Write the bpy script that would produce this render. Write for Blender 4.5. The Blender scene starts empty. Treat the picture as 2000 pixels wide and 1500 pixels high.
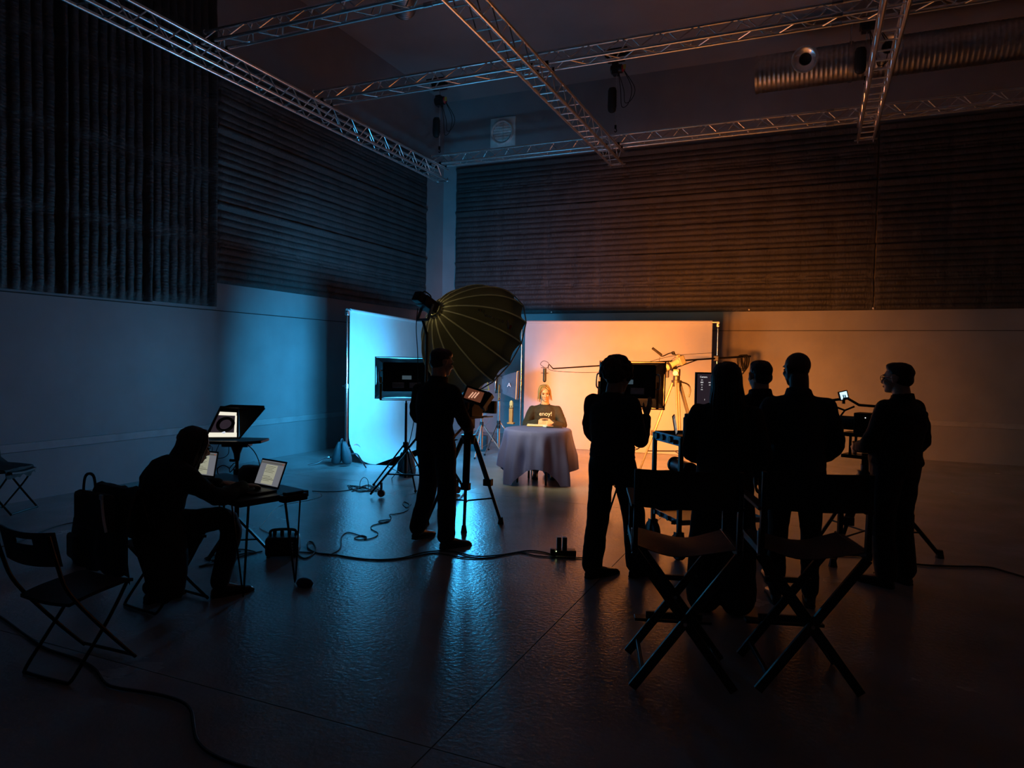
import bpy, bmesh, math, random
import numpy as np
from mathutils import Vector as V, Matrix, Quaternion, noise
R_ = math.radians
rnd = random.Random(7)
sc = bpy.context.scene
col = sc.collection
# ---------------------------------------------------------------- camera
# room axes: +X runs along the back wall to the right, +Y along the left wall away from the viewer
FPX, HC = 1357.44, 1.70
CR = V((0.9172602, 0.3979181, 0.0171725))       # camera right in room axes
CD = V((0.0298439, -0.0256721, -0.9992248))     # camera down
CF = V((-0.3971688, 0.9170617, -0.0354235))     # camera forward
cam_d = bpy.data.cameras.new('camera'); cam = bpy.data.objects.new('camera', cam_d); col.objects.link(cam)
cam_d.sensor_width = 36.0; cam_d.lens = 36.0 * FPX / 2000.0; cam_d.clip_start = 0.05; cam_d.clip_end = 100
m = Matrix.Identity(4)
for i in range(3):
    m[i][0] = CR[i]; m[i][1] = -CD[i]; m[i][2] = -CF[i]
m[2][3] = HC
cam.matrix_world = m
sc.camera = cam
# ---------------------------------------------------------------- world, exposure
w = bpy.data.worlds.new('world'); sc.world = w; w.use_nodes = True
w.node_tree.nodes['Background'].inputs[0].default_value = (0.010, 0.010, 0.011, 1)
w.node_tree.nodes['Background'].inputs[1].default_value = 0.25
vs = sc.view_settings
vs.view_transform = 'Standard'; vs.look = 'None'; vs.gamma = 1.0; vs.use_curve_mapping = False
vs.exposure = 0.38
# lamp powers (the lamps themselves are built with their softboxes further down)
BLUE = (0.05, 0.50, 1.0); ORANGE = (1.0, 0.26, 0.035); KEYC = (1.0, 0.90, 0.50)
P_BLUE, P_BLUE2, P_ORANGE, P_ORANGE2, P_KEY = 86.0, 42.0, 128.0, 26.0, 14.0

# ---------------------------------------------------------------- measuring helpers (room survey)
def ray(px, py):
    return CR * ((px - 1000) / FPX) + CD * ((py - 750) / FPX) + CF
def F(px, py, z=0.0):                       # point on the horizontal plane z
    d = ray(px, py); t = (z - HC) / d.z
    return V((d.x * t, d.y * t, z))
def Dp(px, py, D):                          # point at distance D along the view axis
    d = ray(px, py); return V((d.x * D, d.y * D, HC + d.z * D))

# ---------------------------------------------------------------- materials
MAT = {}
def mat(name, c, rough=0.6, metal=0.0, ns=8.0, na=0.15, bump=0.0, bs=40.0, emit=None, es=0.0, spec=0.5, stretch=None, rvar=0.0):
    if name in MAT: return MAT[name]
    M = bpy.data.materials.new(name); M.use_nodes = True
    nt = M.node_tree; b = nt.nodes['Principled BSDF']
    tc = nt.nodes.new('ShaderNodeTexCoord'); mp = nt.nodes.new('ShaderNodeMapping')
    nt.links.new(tc.outputs['Object'], mp.inputs[0])
    if stretch: mp.inputs['Scale'].default_value = stretch
    n = nt.nodes.new('ShaderNodeTexNoise'); n.inputs['Scale'].default_value = ns; n.inputs['Detail'].default_value = 5
    nt.links.new(mp.outputs[0], n.inputs['Vector'])
    cr_ = nt.nodes.new('ShaderNodeValToRGB')
    lo = [max(0, x * (1 - na)) for x in c]; hi = [min(1, x * (1 + na)) for x in c]
    cr_.color_ramp.elements[0].color = (*lo, 1); cr_.color_ramp.elements[1].color = (*hi, 1)
    cr_.color_ramp.elements[0].position = 0.3; cr_.color_ramp.elements[1].position = 0.7
    nt.links.new(n.outputs['Fac'], cr_.inputs[0]); nt.links.new(cr_.outputs[0], b.inputs['Base Color'])
    b.inputs['Roughness'].default_value = rough; b.inputs['Metallic'].default_value = metal
    b.inputs['Specular IOR Level'].default_value = spec
    if rvar:
        mr = nt.nodes.new('ShaderNodeMapRange'); mr.inputs[3].default_value = rough - rvar; mr.inputs[4].default_value = rough + rvar
        nt.links.new(n.outputs['Fac'], mr.inputs[0]); nt.links.new(mr.outputs[0], b.inputs['Roughness'])
    if bump:
        n2 = nt.nodes.new('ShaderNodeTexNoise'); n2.inputs['Scale'].default_value = bs; n2.inputs['Detail'].default_value = 4
        nt.links.new(mp.outputs[0], n2.inputs['Vector'])
        bp = nt.nodes.new('ShaderNodeBump'); bp.inputs['Strength'].default_value = bump; bp.inputs['Distance'].default_value = 0.02
        nt.links.new(n2.outputs['Fac'], bp.inputs['Height']); nt.links.new(bp.outputs[0], b.inputs['Normal'])
    if emit:
        b.inputs['Emission Color'].default_value = (*emit, 1); b.inputs['Emission Strength'].default_value = es
    MAT[name] = M; return M
def glow(name, c, s): return mat(name, (0.02, 0.02, 0.02), 0.4, emit=c, es=s)
concrete = mat('polished_concrete', (0.32, 0.32, 0.325), 0.25, ns=1.3, na=0.22, bump=0.16, bs=34, rvar=0.07, spec=0.55)
joint_m = mat('joint_filler', (0.03, 0.03, 0.03), 0.8)
wall_m = mat('grey_wall_paint', (0.30, 0.30, 0.315), 0.55, ns=2.0, na=0.08, bump=0.05, bs=60)
trim_m = mat('grey_board', (0.36, 0.36, 0.375), 0.5, ns=5, na=0.12)
ceil_m = mat('ceiling_paint', (0.36, 0.35, 0.355), 0.75, ns=1.2, na=0.08)
quilt_m = mat('black_quilt_fabric', (0.045, 0.043, 0.045), 0.58, ns=3, na=0.2, bump=0.8, bs=30, stretch=(1, 1, .35))
quilt_v = mat('black_quilt_fabric_upright', (0.032, 0.030, 0.031), 0.58, ns=3, na=0.2, bump=0.8, bs=24, stretch=(1, .4, 1.6))
alu = mat('aluminium_tube', (0.97, 0.97, 0.97), 0.24, 0.85, ns=20, na=0.08)
steel = mat('galvanised_steel', (0.55, 0.55, 0.56), 0.33, 1.0, ns=14, na=0.15)
chrome = mat('chrome_steel', (0.75, 0.75, 0.77), 0.18, 1.0, ns=14, na=0.05)
black_p = mat('black_plastic', (0.012, 0.012, 0.013), 0.42, ns=30, na=0.3)
black_mt = mat('black_metal', (0.015, 0.015, 0.016), 0.35, 0.6, ns=20, na=0.3)
rubber = mat('black_rubber', (0.01, 0.01, 0.01), 0.65, ns=30, na=0.3)
soft_out = mat('black_softbox_nylon', (0.028, 0.026, 0.022), 0.5, ns=9, na=0.25, bump=0.35, bs=16, stretch=(1, 1, .3))
soft_in = mat('silver_lining', (0.5, 0.5, 0.5), 0.4, 0.5)
def translucent(name, c, tc_, fac, rough=.5):
    M = mat(name, c, rough, ns=9, na=0.25, bump=0.35, bs=16, stretch=(1, 1, .3)); nt = M.node_tree; b = nt.nodes['Principled BSDF']; out = nt.nodes['Material Output']
    tr = nt.nodes.new('ShaderNodeBsdfTranslucent'); tr.inputs[0].default_value = (*tc_, 1); mx = nt.nodes.new('ShaderNodeMixShader'); mx.inputs[0].default_value = fac
    nt.links.new(b.outputs[0], mx.inputs[1]); nt.links.new(tr.outputs[0], mx.inputs[2]); nt.links.new(mx.outputs[0], out.inputs[0]); return M
dome_m = translucent('thin_black_dome_nylon', (0.030, 0.028, 0.024), (.30, .27, .20), .30)
print_m = translucent('white_print', (.7, .7, .68), (.85, .85, .80), .6)
print_r = translucent('red_print', (.5, .04, .03), (.8, .08, .05), .6)
rib_m = mat('beige_piping', (0.55, 0.52, 0.44), 0.5)
ribt_m = translucent('beige_rib_sleeve', (0.50, 0.48, 0.40), (.75, .70, .55), .45)
paper = mat('white_backdrop_fabric', (0.50, 0.50, 0.50), 0.85, ns=4, na=0.03)
white_p = mat('white_plastic', (0.82, 0.82, 0.80), 0.45)
wood_blk = mat('black_stained_wood', (0.022, 0.020, 0.019), 0.42, ns=6, na=0.35, stretch=(8, 8, 1))
canvas = mat('black_canvas', (0.016, 0.015, 0.015), 0.7, ns=60, na=0.2, bump=0.2, bs=90)
seat_can = mat('brown_black_canvas', (0.05, 0.035, 0.03), 0.55, ns=60, na=0.2, bump=0.2, bs=90)
cloth_m = mat('grey_blue_tablecloth', (0.11, 0.13, 0.38), 0.75, ns=5, na=0.08, bump=0.1, bs=120)
blue_bag = mat('blue_bag_fabric', (0.02, 0.06, 0.18), 0.6, ns=12, na=0.2)
bag_teal = mat('dark_teal_nylon', (0.03, 0.06, 0.075), 0.6, ns=12, na=0.2)
red_p = mat('red_plastic', (0.45, 0.03, 0.03), 0.45)
red_dk = mat('dull_red_card', (0.30, 0.06, 0.04), 0.6)
yellow_p = mat('yellow_plastic', (0.6, 0.42, 0.08), 0.5)
orange_m = mat('orange_anodised', (0.70, 0.30, 0.06), 0.4, 0.4)
blue_mt = mat('blue_grey_metal', (0.22, 0.30, 0.38), 0.4, 0.6)
cream_lens = mat('cream_lens_enamel', (0.40, 0.39, 0.31), 0.35)
skin_m = mat('fair_skin', (0.50, 0.33, 0.235), 0.5, ns=18, na=0.06)
skin_d = mat('dark_skin', (0.10, 0.055, 0.035), 0.42, ns=18, na=0.1)
hair_bl = mat('blonde_hair', (0.30, 0.20, 0.075), 0.45, ns=40, na=0.35, stretch=(1, 1, .2))
hair_br = mat('brown_hair', (0.045, 0.022, 0.014), 0.45, ns=40, na=0.35, stretch=(1, 1, .2))
hair_dk = mat('dark_hair', (0.014, 0.010, 0.009), 0.45, ns=40, na=0.35, stretch=(1, 1, .2))
cl_black = mat('black_cotton', (0.012, 0.012, 0.013), 0.8, ns=40, na=0.25, bump=0.15, bs=120)
cl_char = mat('charcoal_knit', (0.030, 0.030, 0.033), 0.85, ns=40, na=0.25, bump=0.25, bs=140)
cl_navy = mat('navy_cotton', (0.020, 0.026, 0.038), 0.75, ns=40, na=0.25, bump=0.15, bs=120)
cl_denim = mat('dark_denim', (0.018, 0.022, 0.034), 0.8, ns=60, na=0.3, bump=0.2, bs=160)
cl_sweat = mat('olive_black_sweatshirt', (0.024, 0.023, 0.022), 0.9, ns=40, na=0.2, bump=0.2, bs=140)
shoe_m = mat('black_leather', (0.012, 0.012, 0.012), 0.35)
cardm = mat('tan_cardboard', (0.50, 0.30, 0.16), 0.7)
eye_m = mat('dark_eye', (0.02, 0.015, 0.012), 0.2)
lip_m = mat('muted_lip', (0.42, 0.18, 0.14), 0.5)

# ---------------------------------------------------------------- mesh builder
def frame(z, up=V((0, 0, 1))):
    z = z.normalized()
    x = up.cross(z)
    if x.length < 1e-4: x = V((1, 0, 0)).cross(z)
    if x.length < 1e-4: x = V((0, 1, 0)).cross(z)
    x.normalize(); y = z.cross(x)
    return x, y, z
class MB:
    def __init__(s): s.v = []; s.f = []
    def add(s, vs_, fs):
        o = len(s.v); s.v += [tuple(p) for p in vs_]; s.f += [tuple(i + o for i in f) for f in fs]; return s
    def box(s, c, size, M=None):
        c = V(c); hx, hy, hz = size[0] / 2, size[1] / 2, size[2] / 2
        ps = [V((x, y, z)) for z in (-hz, hz) for y in (-hy, hy) for x in (-hx, hx)]
        if M is not None: ps = [M @ p for p in ps]
        return s.add([c + p for p in ps], [(0, 2, 3, 1), (4, 5, 7, 6), (0, 1, 5, 4), (2, 6, 7, 3), (0, 4, 6, 2), (1, 3, 7, 5)])
    def bar(s, p0, p1, w, h, up=V((0, 0, 1))):       # box from p0 to p1, w across, h along up
        p0 = V(p0); p1 = V(p1); x, y, z = frame(p1 - p0, up)
        a = x * w / 2; b = y * h / 2
        ps = [p0 - a - b, p0 + a - b, p0 + a + b, p0 - a + b, p1 - a - b, p1 + a - b, p1 + a + b, p1 - a + b]
        return s.add(ps, [(3, 2, 1, 0), (4, 5, 6, 7), (0, 1, 5, 4), (1, 2, 6, 5), (2, 3, 7, 6), (3, 0, 4, 7)])
    def cyl(s, p0, p1, r0, r1=None, n=12):
        p0 = V(p0); p1 = V(p1); r1 = r0 if r1 is None else r1
        x, y, z = frame(p1 - p0); ps = []
        for p, r in ((p0, r0), (p1, r1)):
            for i in range(n):
                a = 2 * math.pi * i / n; ps.append(p + x * (math.cos(a) * r) + y * (math.sin(a) * r))
        fs = [(i, (i + 1) % n, n + (i + 1) % n, n + i) for i in range(n)]
        fs += [tuple(range(n - 1, -1, -1)), tuple(range(n, 2 * n))]
        return s.add(ps, fs)
    def tube(s, pts, r, n=8, closed=False):
        pts = [V(p) for p in pts]; N = len(pts)
        rs = r if isinstance(r, (list, tuple)) else [r] * N
        tang = []
        for i in range(N):
            a = pts[(i - 1) % N] if (closed or i > 0) else pts[i]
            b = pts[(i + 1) % N] if (closed or i < N - 1) else pts[i]
            t = (b - a)
            if t.length < 1e-9: t = V((0, 0, 1))
            tang.append(t.normalized())
        x, y, _ = frame(tang[0]); vs_ = []
        for i in range(N):
            t = tang[i]; x = (x - t * x.dot(t))
            if x.length < 1e-6: x = frame(t)[0]
            x.normalize(); y = t.cross(x)
            for k in range(n):
                a = 2 * math.pi * k / n; vs_.append(pts[i] + x * (math.cos(a) * rs[i]) + y * (math.sin(a) * rs[i]))
        fs = []
        for i in range(N if closed else N - 1):
            j = (i + 1) % N
            for k in range(n):
                fs.append((i * n + k, i * n + (k + 1) % n, j * n + (k + 1) % n, j * n + k))
        if not closed:
            fs += [tuple(range(n - 1, -1, -1)), tuple(range((N - 1) * n, N * n))]
        return s.add(vs_, fs)
    def ell(s, c, rad, M=None, nu=16, nv=10):
        c = V(c); ps = [V((0, 0, -rad[2]))]
        for j in range(1, nv):
            ph = -math.pi / 2 + math.pi * j / nv
            for i in range(nu):
                a = 2 * math.pi * i / nu
                ps.append(V((rad[0] * math.cos(ph) * math.cos(a), rad[1] * math.cos(ph) * math.sin(a), rad[2] * math.sin(ph))))
        ps.append(V((0, 0, rad[2])))
        if M is not None: ps = [M @ p for p in ps]
        fs = [(0, 1 + (i + 1) % nu, 1 + i) for i in range(nu)]
        for j in range(nv - 2):
            for i in range(nu):
                a = 1 + j * nu + i; b = 1 + j * nu + (i + 1) % nu
                fs.append((a, b, b + nu, a + nu))
        t = len(ps) - 1; o = 1 + (nv - 2) * nu
        fs += [(o + i, o + (i + 1) % nu, t) for i in range(nu)]
        return s.add([c + p for p in ps], fs)
    def lathe(s, prof, c, axis=(0, 0, 1), n=24, closed=False):   # prof: (radius, height)
        c = V(c); x, y, z = frame(V(axis)); ps = []
        for r, h in prof:
            for i in range(n):
                a = 2 * math.pi * i / n; ps.append(c + z * h + x * (math.cos(a) * r) + y * (math.sin(a) * r))
        fs = []; N = len(prof)
        for j in range(N if closed else N - 1):
            k = (j + 1) % N
            for i in range(n): fs.append((j * n + i, j * n + (i + 1) % n, k * n + (i + 1) % n, k * n + i))
        if not closed: fs += [tuple(range(n - 1, -1, -1)), tuple(range((N - 1) * n, N * n))]
        return s.add(ps, fs)
    def loft(s, rings):
        n = len(rings[0]); ps = [p for r in rings for p in r]; fs = []
        for j in range(len(rings) - 1):
            for i in range(n): fs.append((j * n + i, j * n + (i + 1) % n, (j + 1) * n + (i + 1) % n, (j + 1) * n + i))
        fs += [tuple(range(n - 1, -1, -1)), tuple(range((len(rings) - 1) * n, len(rings) * n))]
        return s.add(ps, fs)
    def prism(s, poly, d):                      # polygon (3-D points) extruded by the vector d
        n = len(poly); d = V(d); ps = [V(p) for p in poly] + [V(p) + d for p in poly]
        fs = [tuple(range(n - 1, -1, -1)), tuple(range(n, 2 * n))] + [(i, (i + 1) % n, n + (i + 1) % n, n + i) for i in range(n)]
        return s.add(ps, fs)
    def sheet(s, P, nrm, th):                   # grid of points P[j][i] given thickness th along nrm(j,i)
        nj, ni = len(P), len(P[0]); ps = []
        for sg in (0, 1):
            for j in range(nj):
                for i in range(ni):
                    q = nrm(j, i) if callable(nrm) else V(nrm)
                    ps.append(V(P[j][i]) - q * (th * sg))
        o = nj * ni; fs = []
        for j in range(nj - 1):
            for i in range(ni - 1):
                a = j * ni + i; fs.append((a, a + 1, a + ni + 1, a + ni)); fs.append((o + a + ni, o + a + ni + 1, o + a + 1, o + a))
        for i in range(ni - 1):
            fs.append((i + 1, i, o + i, o + i + 1)); a = (nj - 1) * ni + i; fs.append((a, a + 1, o + a + 1, o + a))
        for j in range(nj - 1):
            a = j * ni; fs.append((a, a + ni, o + a + ni, o + a)); a += ni - 1; fs.append((a + ni, a, o + a, o + a + ni))
        return s.add(ps, fs)
    def mesh(s, name='mesh'):
        me = bpy.data.meshes.new(name); me.from_pydata(s.v, [], s.f); me.update(); return me
def setprops(o, label=None, cat=None, group=None, kind=None):
    if label: o['label'] = label
    if cat: o['category'] = cat
    if group: o['group'] = group
    if kind: o['kind'] = kind
    return o
def wloc(o):
    p = V((0, 0, 0))
    while o: p = p + o.location; o = o.parent
    return p
def smooth(me, ang=35):
    if not me.polygons: return
    me.polygons.foreach_set('use_smooth', [True] * len(me.polygons))
    me.set_sharp_from_angle(angle=R_(ang))
def ob(name, mb, mt, parent=None, world=False, ang=35, bevel=0.0, fix=True, **kw):
    me = mb.mesh(name) if isinstance(mb, MB) else mb
    if world and parent is not None:
        me.transform(Matrix.Translation(-wloc(parent)))
    if fix:
        bm = bmesh.new(); bm.from_mesh(me); bmesh.ops.recalc_face_normals(bm, faces=bm.faces); bm.to_mesh(me); bm.free()
    smooth(me, ang)
    o = bpy.data.objects.new(name, me); col.objects.link(o)
    if mt is not None: me.materials.clear(); me.materials.append(mt)
    if parent is not None: o.parent = parent
    if bevel:
        bv = o.modifiers.new('bevel', 'BEVEL'); bv.width = bevel; bv.segments = 2; bv.limit_method = 'ANGLE'
    return setprops(o, **kw) if kw else o
def thing(name, label, cat, loc=(0, 0, 0), rz=0.0, group=None, kind=None):
    o = bpy.data.objects.new(name, None); col.objects.link(o); o.empty_display_size = 0.1
    o.location = loc; o.rotation_euler = (0, 0, rz)
    return setprops(o, label, cat, group, kind)
def single(name, mb, mt, label, cat, base, group=None, kind=None, **kw):   # one-mesh thing built in room coordinates
    me = mb.mesh(name); me.transform(Matrix.Translation(-V(base)))
    o = ob(name, me, mt, **kw); o.location = base
    return setprops(o, label, cat, group, kind)
def dup(o, parent=None):
    c = o.copy(); col.objects.link(c); c.parent = parent
    for ch in o.children: dup(ch, c)
    return c
def face(dx, dy): return math.atan2(-dx, dy)          # rotation that turns local +Y to (dx, dy)
def cr(pts, n=8, closed=False):                       # Catmull-Rom through points
    pts = [V(p) for p in pts]; N = len(pts); out = []
    for i in range(N if closed else N - 1):
        p0 = pts[(i - 1) % N] if (closed or i > 0) else pts[0]; p1 = pts[i]; p2 = pts[(i + 1) % N]
        p3 = pts[(i + 2) % N] if (closed or i < N - 2) else pts[-1]
        for k in range(n):
            t = k / n
            out.append(0.5 * ((2 * p1) + (p2 - p0) * t + (2 * p0 - 5 * p1 + 4 * p2 - p3) * t * t + (3 * p1 - p0 - 3 * p2 + p3) * t ** 3))
    if not closed: out.append(pts[-1])
    return out
def text_mesh(s, size, ext=0.002, align='CENTER'):
    cu = bpy.data.curves.new('lettering', 'FONT'); cu.body = s; cu.size = size; cu.extrude = ext; cu.align_x = align; cu.align_y = 'CENTER'
    o = bpy.data.objects.new('lettering_tmp', cu); col.objects.link(o)
    dg = bpy.context.evaluated_depsgraph_get(); me = bpy.data.meshes.new_from_object(o.evaluated_get(dg))
    bpy.data.objects.remove(o); return me
def basis(x, y, z, p):
    M = Matrix.Identity(4)
    for i in range(3): M[i][0] = x[i]; M[i][1] = y[i]; M[i][2] = z[i]; M[i][3] = p[i]
    return M
def area_lamp(parent, size, sy, power, c, z, shape='RECTANGLE', spread=180):
    L = bpy.data.lights.new('lamp_light', 'AREA'); L.shape = shape; L.size = size
    if shape in ('RECTANGLE', 'ELLIPSE'): L.size_y = sy
    L.energy = power; L.color = c; L.spread = R_(spread)
    o = bpy.data.objects.new('lamp_light', L); col.objects.link(o); o.parent = parent
    o.location = (0, 0, z); o.rotation_euler = (math.pi, 0, 0)      # area lights shine along -Z
    return o

# ================================================================ SETTING
XL, YB, ZC = -8.165, 14.58, 7.72
XR, YF = 6.2, -3.2
def struct(name, mb, mt, parent=None, **kw):
    o = ob(name, mb, mt, parent, **kw)
    if parent is None: o['kind'] = 'structure'
    return o
floor = struct('floor', MB().box(((XL + XR) / 2, (YF + YB) / 2, -0.06), (XR - XL + .4, YB - YF + .4, 0.10)), joint_m)
gx = [XL, -6.73, -1.48, 3.77, XR]; gy = [YF, -2.65 + .0, 2.60, 7.85, 13.10, YB]
for i in range(4):
    for j in range(5):
        x0, x1, y0, y1 = gx[i], gx[i + 1], gy[j], gy[j + 1]; g = 0.006
        mb = MB().box(((x0 + x1) / 2, (y0 + y1) / 2, -0.006), (x1 - x0 - g, y1 - y0 - g, 0.012))
        ob('floor_slab', mb, concrete, floor)
struct('wall_left', MB().box((XL - .1, (YF + YB) / 2, ZC / 2), (.2, YB - YF + .4, ZC)), wall_m)
struct('wall_back', MB().box(((XL + XR) / 2, YB + .1, ZC / 2), (XR - XL, .2, ZC)), wall_m)
struct('wall_right', MB().box((XR + .1, (YF + YB) / 2, ZC / 2), (.2, YB - YF + .4, ZC)), wall_m)
struct('wall_front', MB().box(((XL + XR) / 2, YF - .1, ZC / 2), (XR - XL, .2, ZC)), wall_m)
struct('ceiling', MB().box(((XL + XR) / 2, (YF + YB) / 2, ZC + .1), (XR - XL + .4, YB - YF + .4, .2)), ceil_m)
# wall seam line and the raised board that runs round the room
struct('trim_1', MB().box((XL + .014, (YF + YB) / 2, .615), (.028, YB - YF, .095)), trim_m, bevel=.004)
struct('trim_2', MB().box(((XL + XR) / 2, YB - .014, .68), (XR - XL - .06, .028, .095)), trim_m, bevel=.004)
struct('trim_3', MB().box((XL + .003, (YF + YB) / 2, 2.35), (.006, YB - YF, .012)), joint_m)
struct('trim_4', MB().box(((XL + XR) / 2, YB - .003, 2.35), (XR - XL, .006, .012)), joint_m)

# ---------------------------------------------------------------- quilted acoustic blankets
def blanket(label, wall, u0, u1, z0, z1, upright=False, seed=0, group=None, slump=.002):
    """quilted pad with puffed ribs; u runs along the wall, ribs horizontal or upright"""
    r = random.Random(seed); W, Hh = u1 - u0, z1 - z0
    pitch = .112 if not upright else .125
    nr = max(3, round((W if upright else Hh) / pitch)); per = 6
    tuft = .58
    if upright: nu, nv = nr * per, max(8, round(Hh / .07))
    else: nu, nv = max(8, round(W / .055)), nr * per
    P = []
    for j in range(nv + 1):
        row = []
        for i in range(nu + 1):
            u, v = i / nu, j / nv
            ph = (u if upright else v) * nr; fr = ph - math.floor(ph)
            hgt = .006 + .024 * abs(math.sin(math.pi * fr)) ** .55
            if not upright and fr < .5: hgt *= .92
            al = (v * Hh if upright else u * W) / (tuft if not upright else .95)
            d = abs(al - round(al)) * tuft
            hgt *= 1 - .60 * math.exp(-(d / .030) ** 2)
            q = V((u * W * 3 + seed, v * Hh * 3, seed * 1.7))
            hgt += .016 * noise.noise(q) + .011 * noise.noise(V((q.x * 7, q.y * 1.3, 3)) if not upright else V((q.x * 1.2, q.y * 8, 3)))
            e = min(u * W, (1 - u) * W, v * Hh, (1 - v) * Hh); hgt *= min(1, .35 + e / .05)
            hgt += .03 + .02 * math.sin(v * 3.1)
            if upright: hgt += .05 * math.exp(-((1 - u) * W / .07) ** 2) - .02 * math.exp(-((u - .52) * W / .025) ** 2)
            else: hgt += .05 * math.exp(-((1 - v) * Hh / .055) ** 2) - .022 * math.exp(-((v - .5) * Hh / .028) ** 2) * (1 + .8 * math.exp(-(d / .05) ** 2))
            hgt = max(hgt, .034); uu = u0 + u * W + (.012 * noise.noise(V((0, v * Hh * 2.2, seed))) if u in (0, 1) else 0)
            zz = z0 + v * Hh + (slump * noise.noise(V((uu * 1.3, seed, v * 2))) if v < .02 or v > .98 else .3 * slump * noise.noise(V((uu * .8, seed, v * 2))))
            row.append(V((XL + hgt, uu, zz)) if wall == 'L' else V((uu, YB - hgt, zz)))
        P.append(row)
    n = V((1, 0, 0)) if wall == 'L' else V((0, -1, 0))
    base = V((XL + .03, (u0 + u1) / 2, z0)) if wall == 'L' else V(((u0 + u1) / 2, YB - .03, z0))
    mb = MB(); mb.sheet(P, n, .026)
    o = single('acoustic_blanket', mb, quilt_v if upright else quilt_m, label, 'acoustic blanket', base, group=group, fix=True, ang=60)
    return o
G = 'quilted acoustic blankets on the walls'
blanket('black upright-ribbed acoustic blanket at far left edge of frame', 'L', 4.05, 5.46, 2.38, 7.0, True, 1, G)
blanket('black upright-ribbed acoustic blanket, middle of three on left wall', 'L', 5.50, 6.60, 2.38, 7.0, True, 2, G)
blanket('black upright-ribbed acoustic blanket touching the horizontally ribbed ones', 'L', 6.63, 7.68, 2.40, 7.0, True, 3, G)
LW = ['lowest', 'middle', 'top']
for k, (a, b) in enumerate(((2.76, 3.945), (3.95, 5.055), (5.06, 6.12))):
    blanket(LW[k] + ' horizontally ribbed acoustic blanket on left wall near room corner', 'L', 7.72, 13.72, a, b, False, 10 + k, G)
    a2, b2 = ((2.73, 3.945), (3.95, 5.115), (5.12, 6.13))[k]
    blanket(LW[k] + ' ribbed acoustic blanket on back wall above orange backdrop', 'B', -7.80, .97, a2, b2, False, 20 + k, G)
    blanket(LW[k] + ' dark ribbed acoustic blanket at right end of back wall', 'B', 1.00, 5.4, a2, b2, False, 30 + k, G)
for x in (-5.35, -1.2, .98):
    single('fixing_stud', MB().ell((x, YB - .10, 2.76), (.018, .014, .018), nu=10, nv=6), white_p,
           {-5.35: 'small white stud on blanket hem behind black dome softbox', -1.2: 'small white stud on blanket hem above orange backdrop right end', .98: 'small white stud where two back wall blankets meet'}[x], 'stud', (x, YB - .10, 2.75), group='blanket studs')
# ================================================================ TRUSS GRID
ZB = 5.60          # height of the box trusses' lower chord centres
ZX = 5.897         # the triangular trusses lie across the box trusses
S = .24            # chord spacing
CRAD, BRAD = .025, .0095
_brace = {}
def brace(parent, p0, p1, r=BRAD):
    p0, p1 = V(p0), V(p1); L = round((p1 - p0).length, 3)
    if (L, r) not in _brace:
        me = MB().cyl((0, 0, 0), (0, 0, L), r, n=6).mesh('brace'); smooth(me, 40); me.materials.append(alu); _brace[(L, r)] = me
    o = bpy.data.objects.new('brace', _brace[(L, r)]); col.objects.link(o); o.parent = parent
    o.location = p0; o.rotation_mode = 'QUATERNION'; o.rotation_quaternion = (p1 - p0).to_track_quat('Z', 'Y')
    return o
def zigzag(parent, a, b, d, L, half=.25, start=0.0, r=BRAD):
    n = int((L - start) / half)
    for k in range(n):
        s0, s1 = start + k * half, start + (k + 1) * half
        P, Q = (a, b) if k % 2 == 0 else (b, a)
        brace(parent, P + d * (s0 + .012), Q + d * (s1 - .012), r)
def tri_truss(label, x0, x1, yf, cross=()):
    L = x1 - x0; d = V((1, 0, 0)); t = thing('lighting_truss', label, 'truss', (x0, yf + S / 2, ZX), group='overhead aluminium trusses')
    A = V((0, -S / 2, 0)); B = V((0, S / 2, 0)); C = V((0, 0, S * .866))
    for p in (A, B, C):
        ob('chord', MB().cyl(p, p + d * L, CRAD, n=12), alu, t)
        ob('end_plate', MB().cyl(p - d * .004, p + d * .02, .034, n=12), alu, t)
        ob('coupler', MB().cyl(p + d * (L * .62 - .06), p + d * (L * .62 + .06), .031, n=12), steel, t)
    zigzag(t, A, B, d, L); zigzag(t, A, C, d, L); zigzag(t, B, C, d, L, start=.125)
    for xc in cross:                                   # black clamps that hold it to the truss below
        for p in (A, B):
            ob('clamp', MB().lathe([(.0255, -.025), (.029, -.025), (.029, .025), (.0255, .025)], p + d * (xc - x0), (1, 0, 0), 14, closed=True), black_mt, t)
    return t
def box_truss(label, xl, y0, y1):
    L = y1 - y0; d = V((0, 1, 0)); t = thing('lighting_truss', label, 'truss', (xl + S / 2, y0, ZB), group='overhead aluminium trusses')
    a, b, c, e = V((-S / 2, 0, 0)), V((S / 2, 0, 0)), V((-S / 2, 0, S)), V((S / 2, 0, S))
    for p in (a, b, c, e): ob('chord', MB().cyl(p, p + d * L, CRAD, n=12), alu, t)
    zigzag(t, a, c, d, L); zigzag(t, b, e, d, L, start=.125)
    n = int(L / .30)
    for k in range(n + 1):
        brace(t, a + d * (k * .30 + .03), b + d * (k * .30 + .03), .012)
        if k % 2 == 0: brace(t, c + d * (k * .30 + .03), e + d * (k * .30 + .03), .012)
    mb = MB(); mb.box((0, L - .01, -.005), (S + .12, .02, .03)); mb.cyl((-S / 2, L, -.05), (-S / 2, L, .06), .012, n=8); mb.cyl((S / 2, L, -.05), (S / 2, L, .06), .012, n=8)
    ob('end_clamp', mb, steel, t)
    return t
XT1, XT3, XT6 = -7.74, -3.82, .59
YT2, YT4, YT5 = 13.24, 9.32, 7.06
box_truss('square box truss running along the left wall blankets', XT1, 3.2, 13.56)
box_truss('square box truss crossing the middle of the ceiling grid', XT3, 3.6, 13.60)
box_truss('square box truss like a ladder in front of the silver duct', XT6, 5.6, 13.56)
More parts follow.
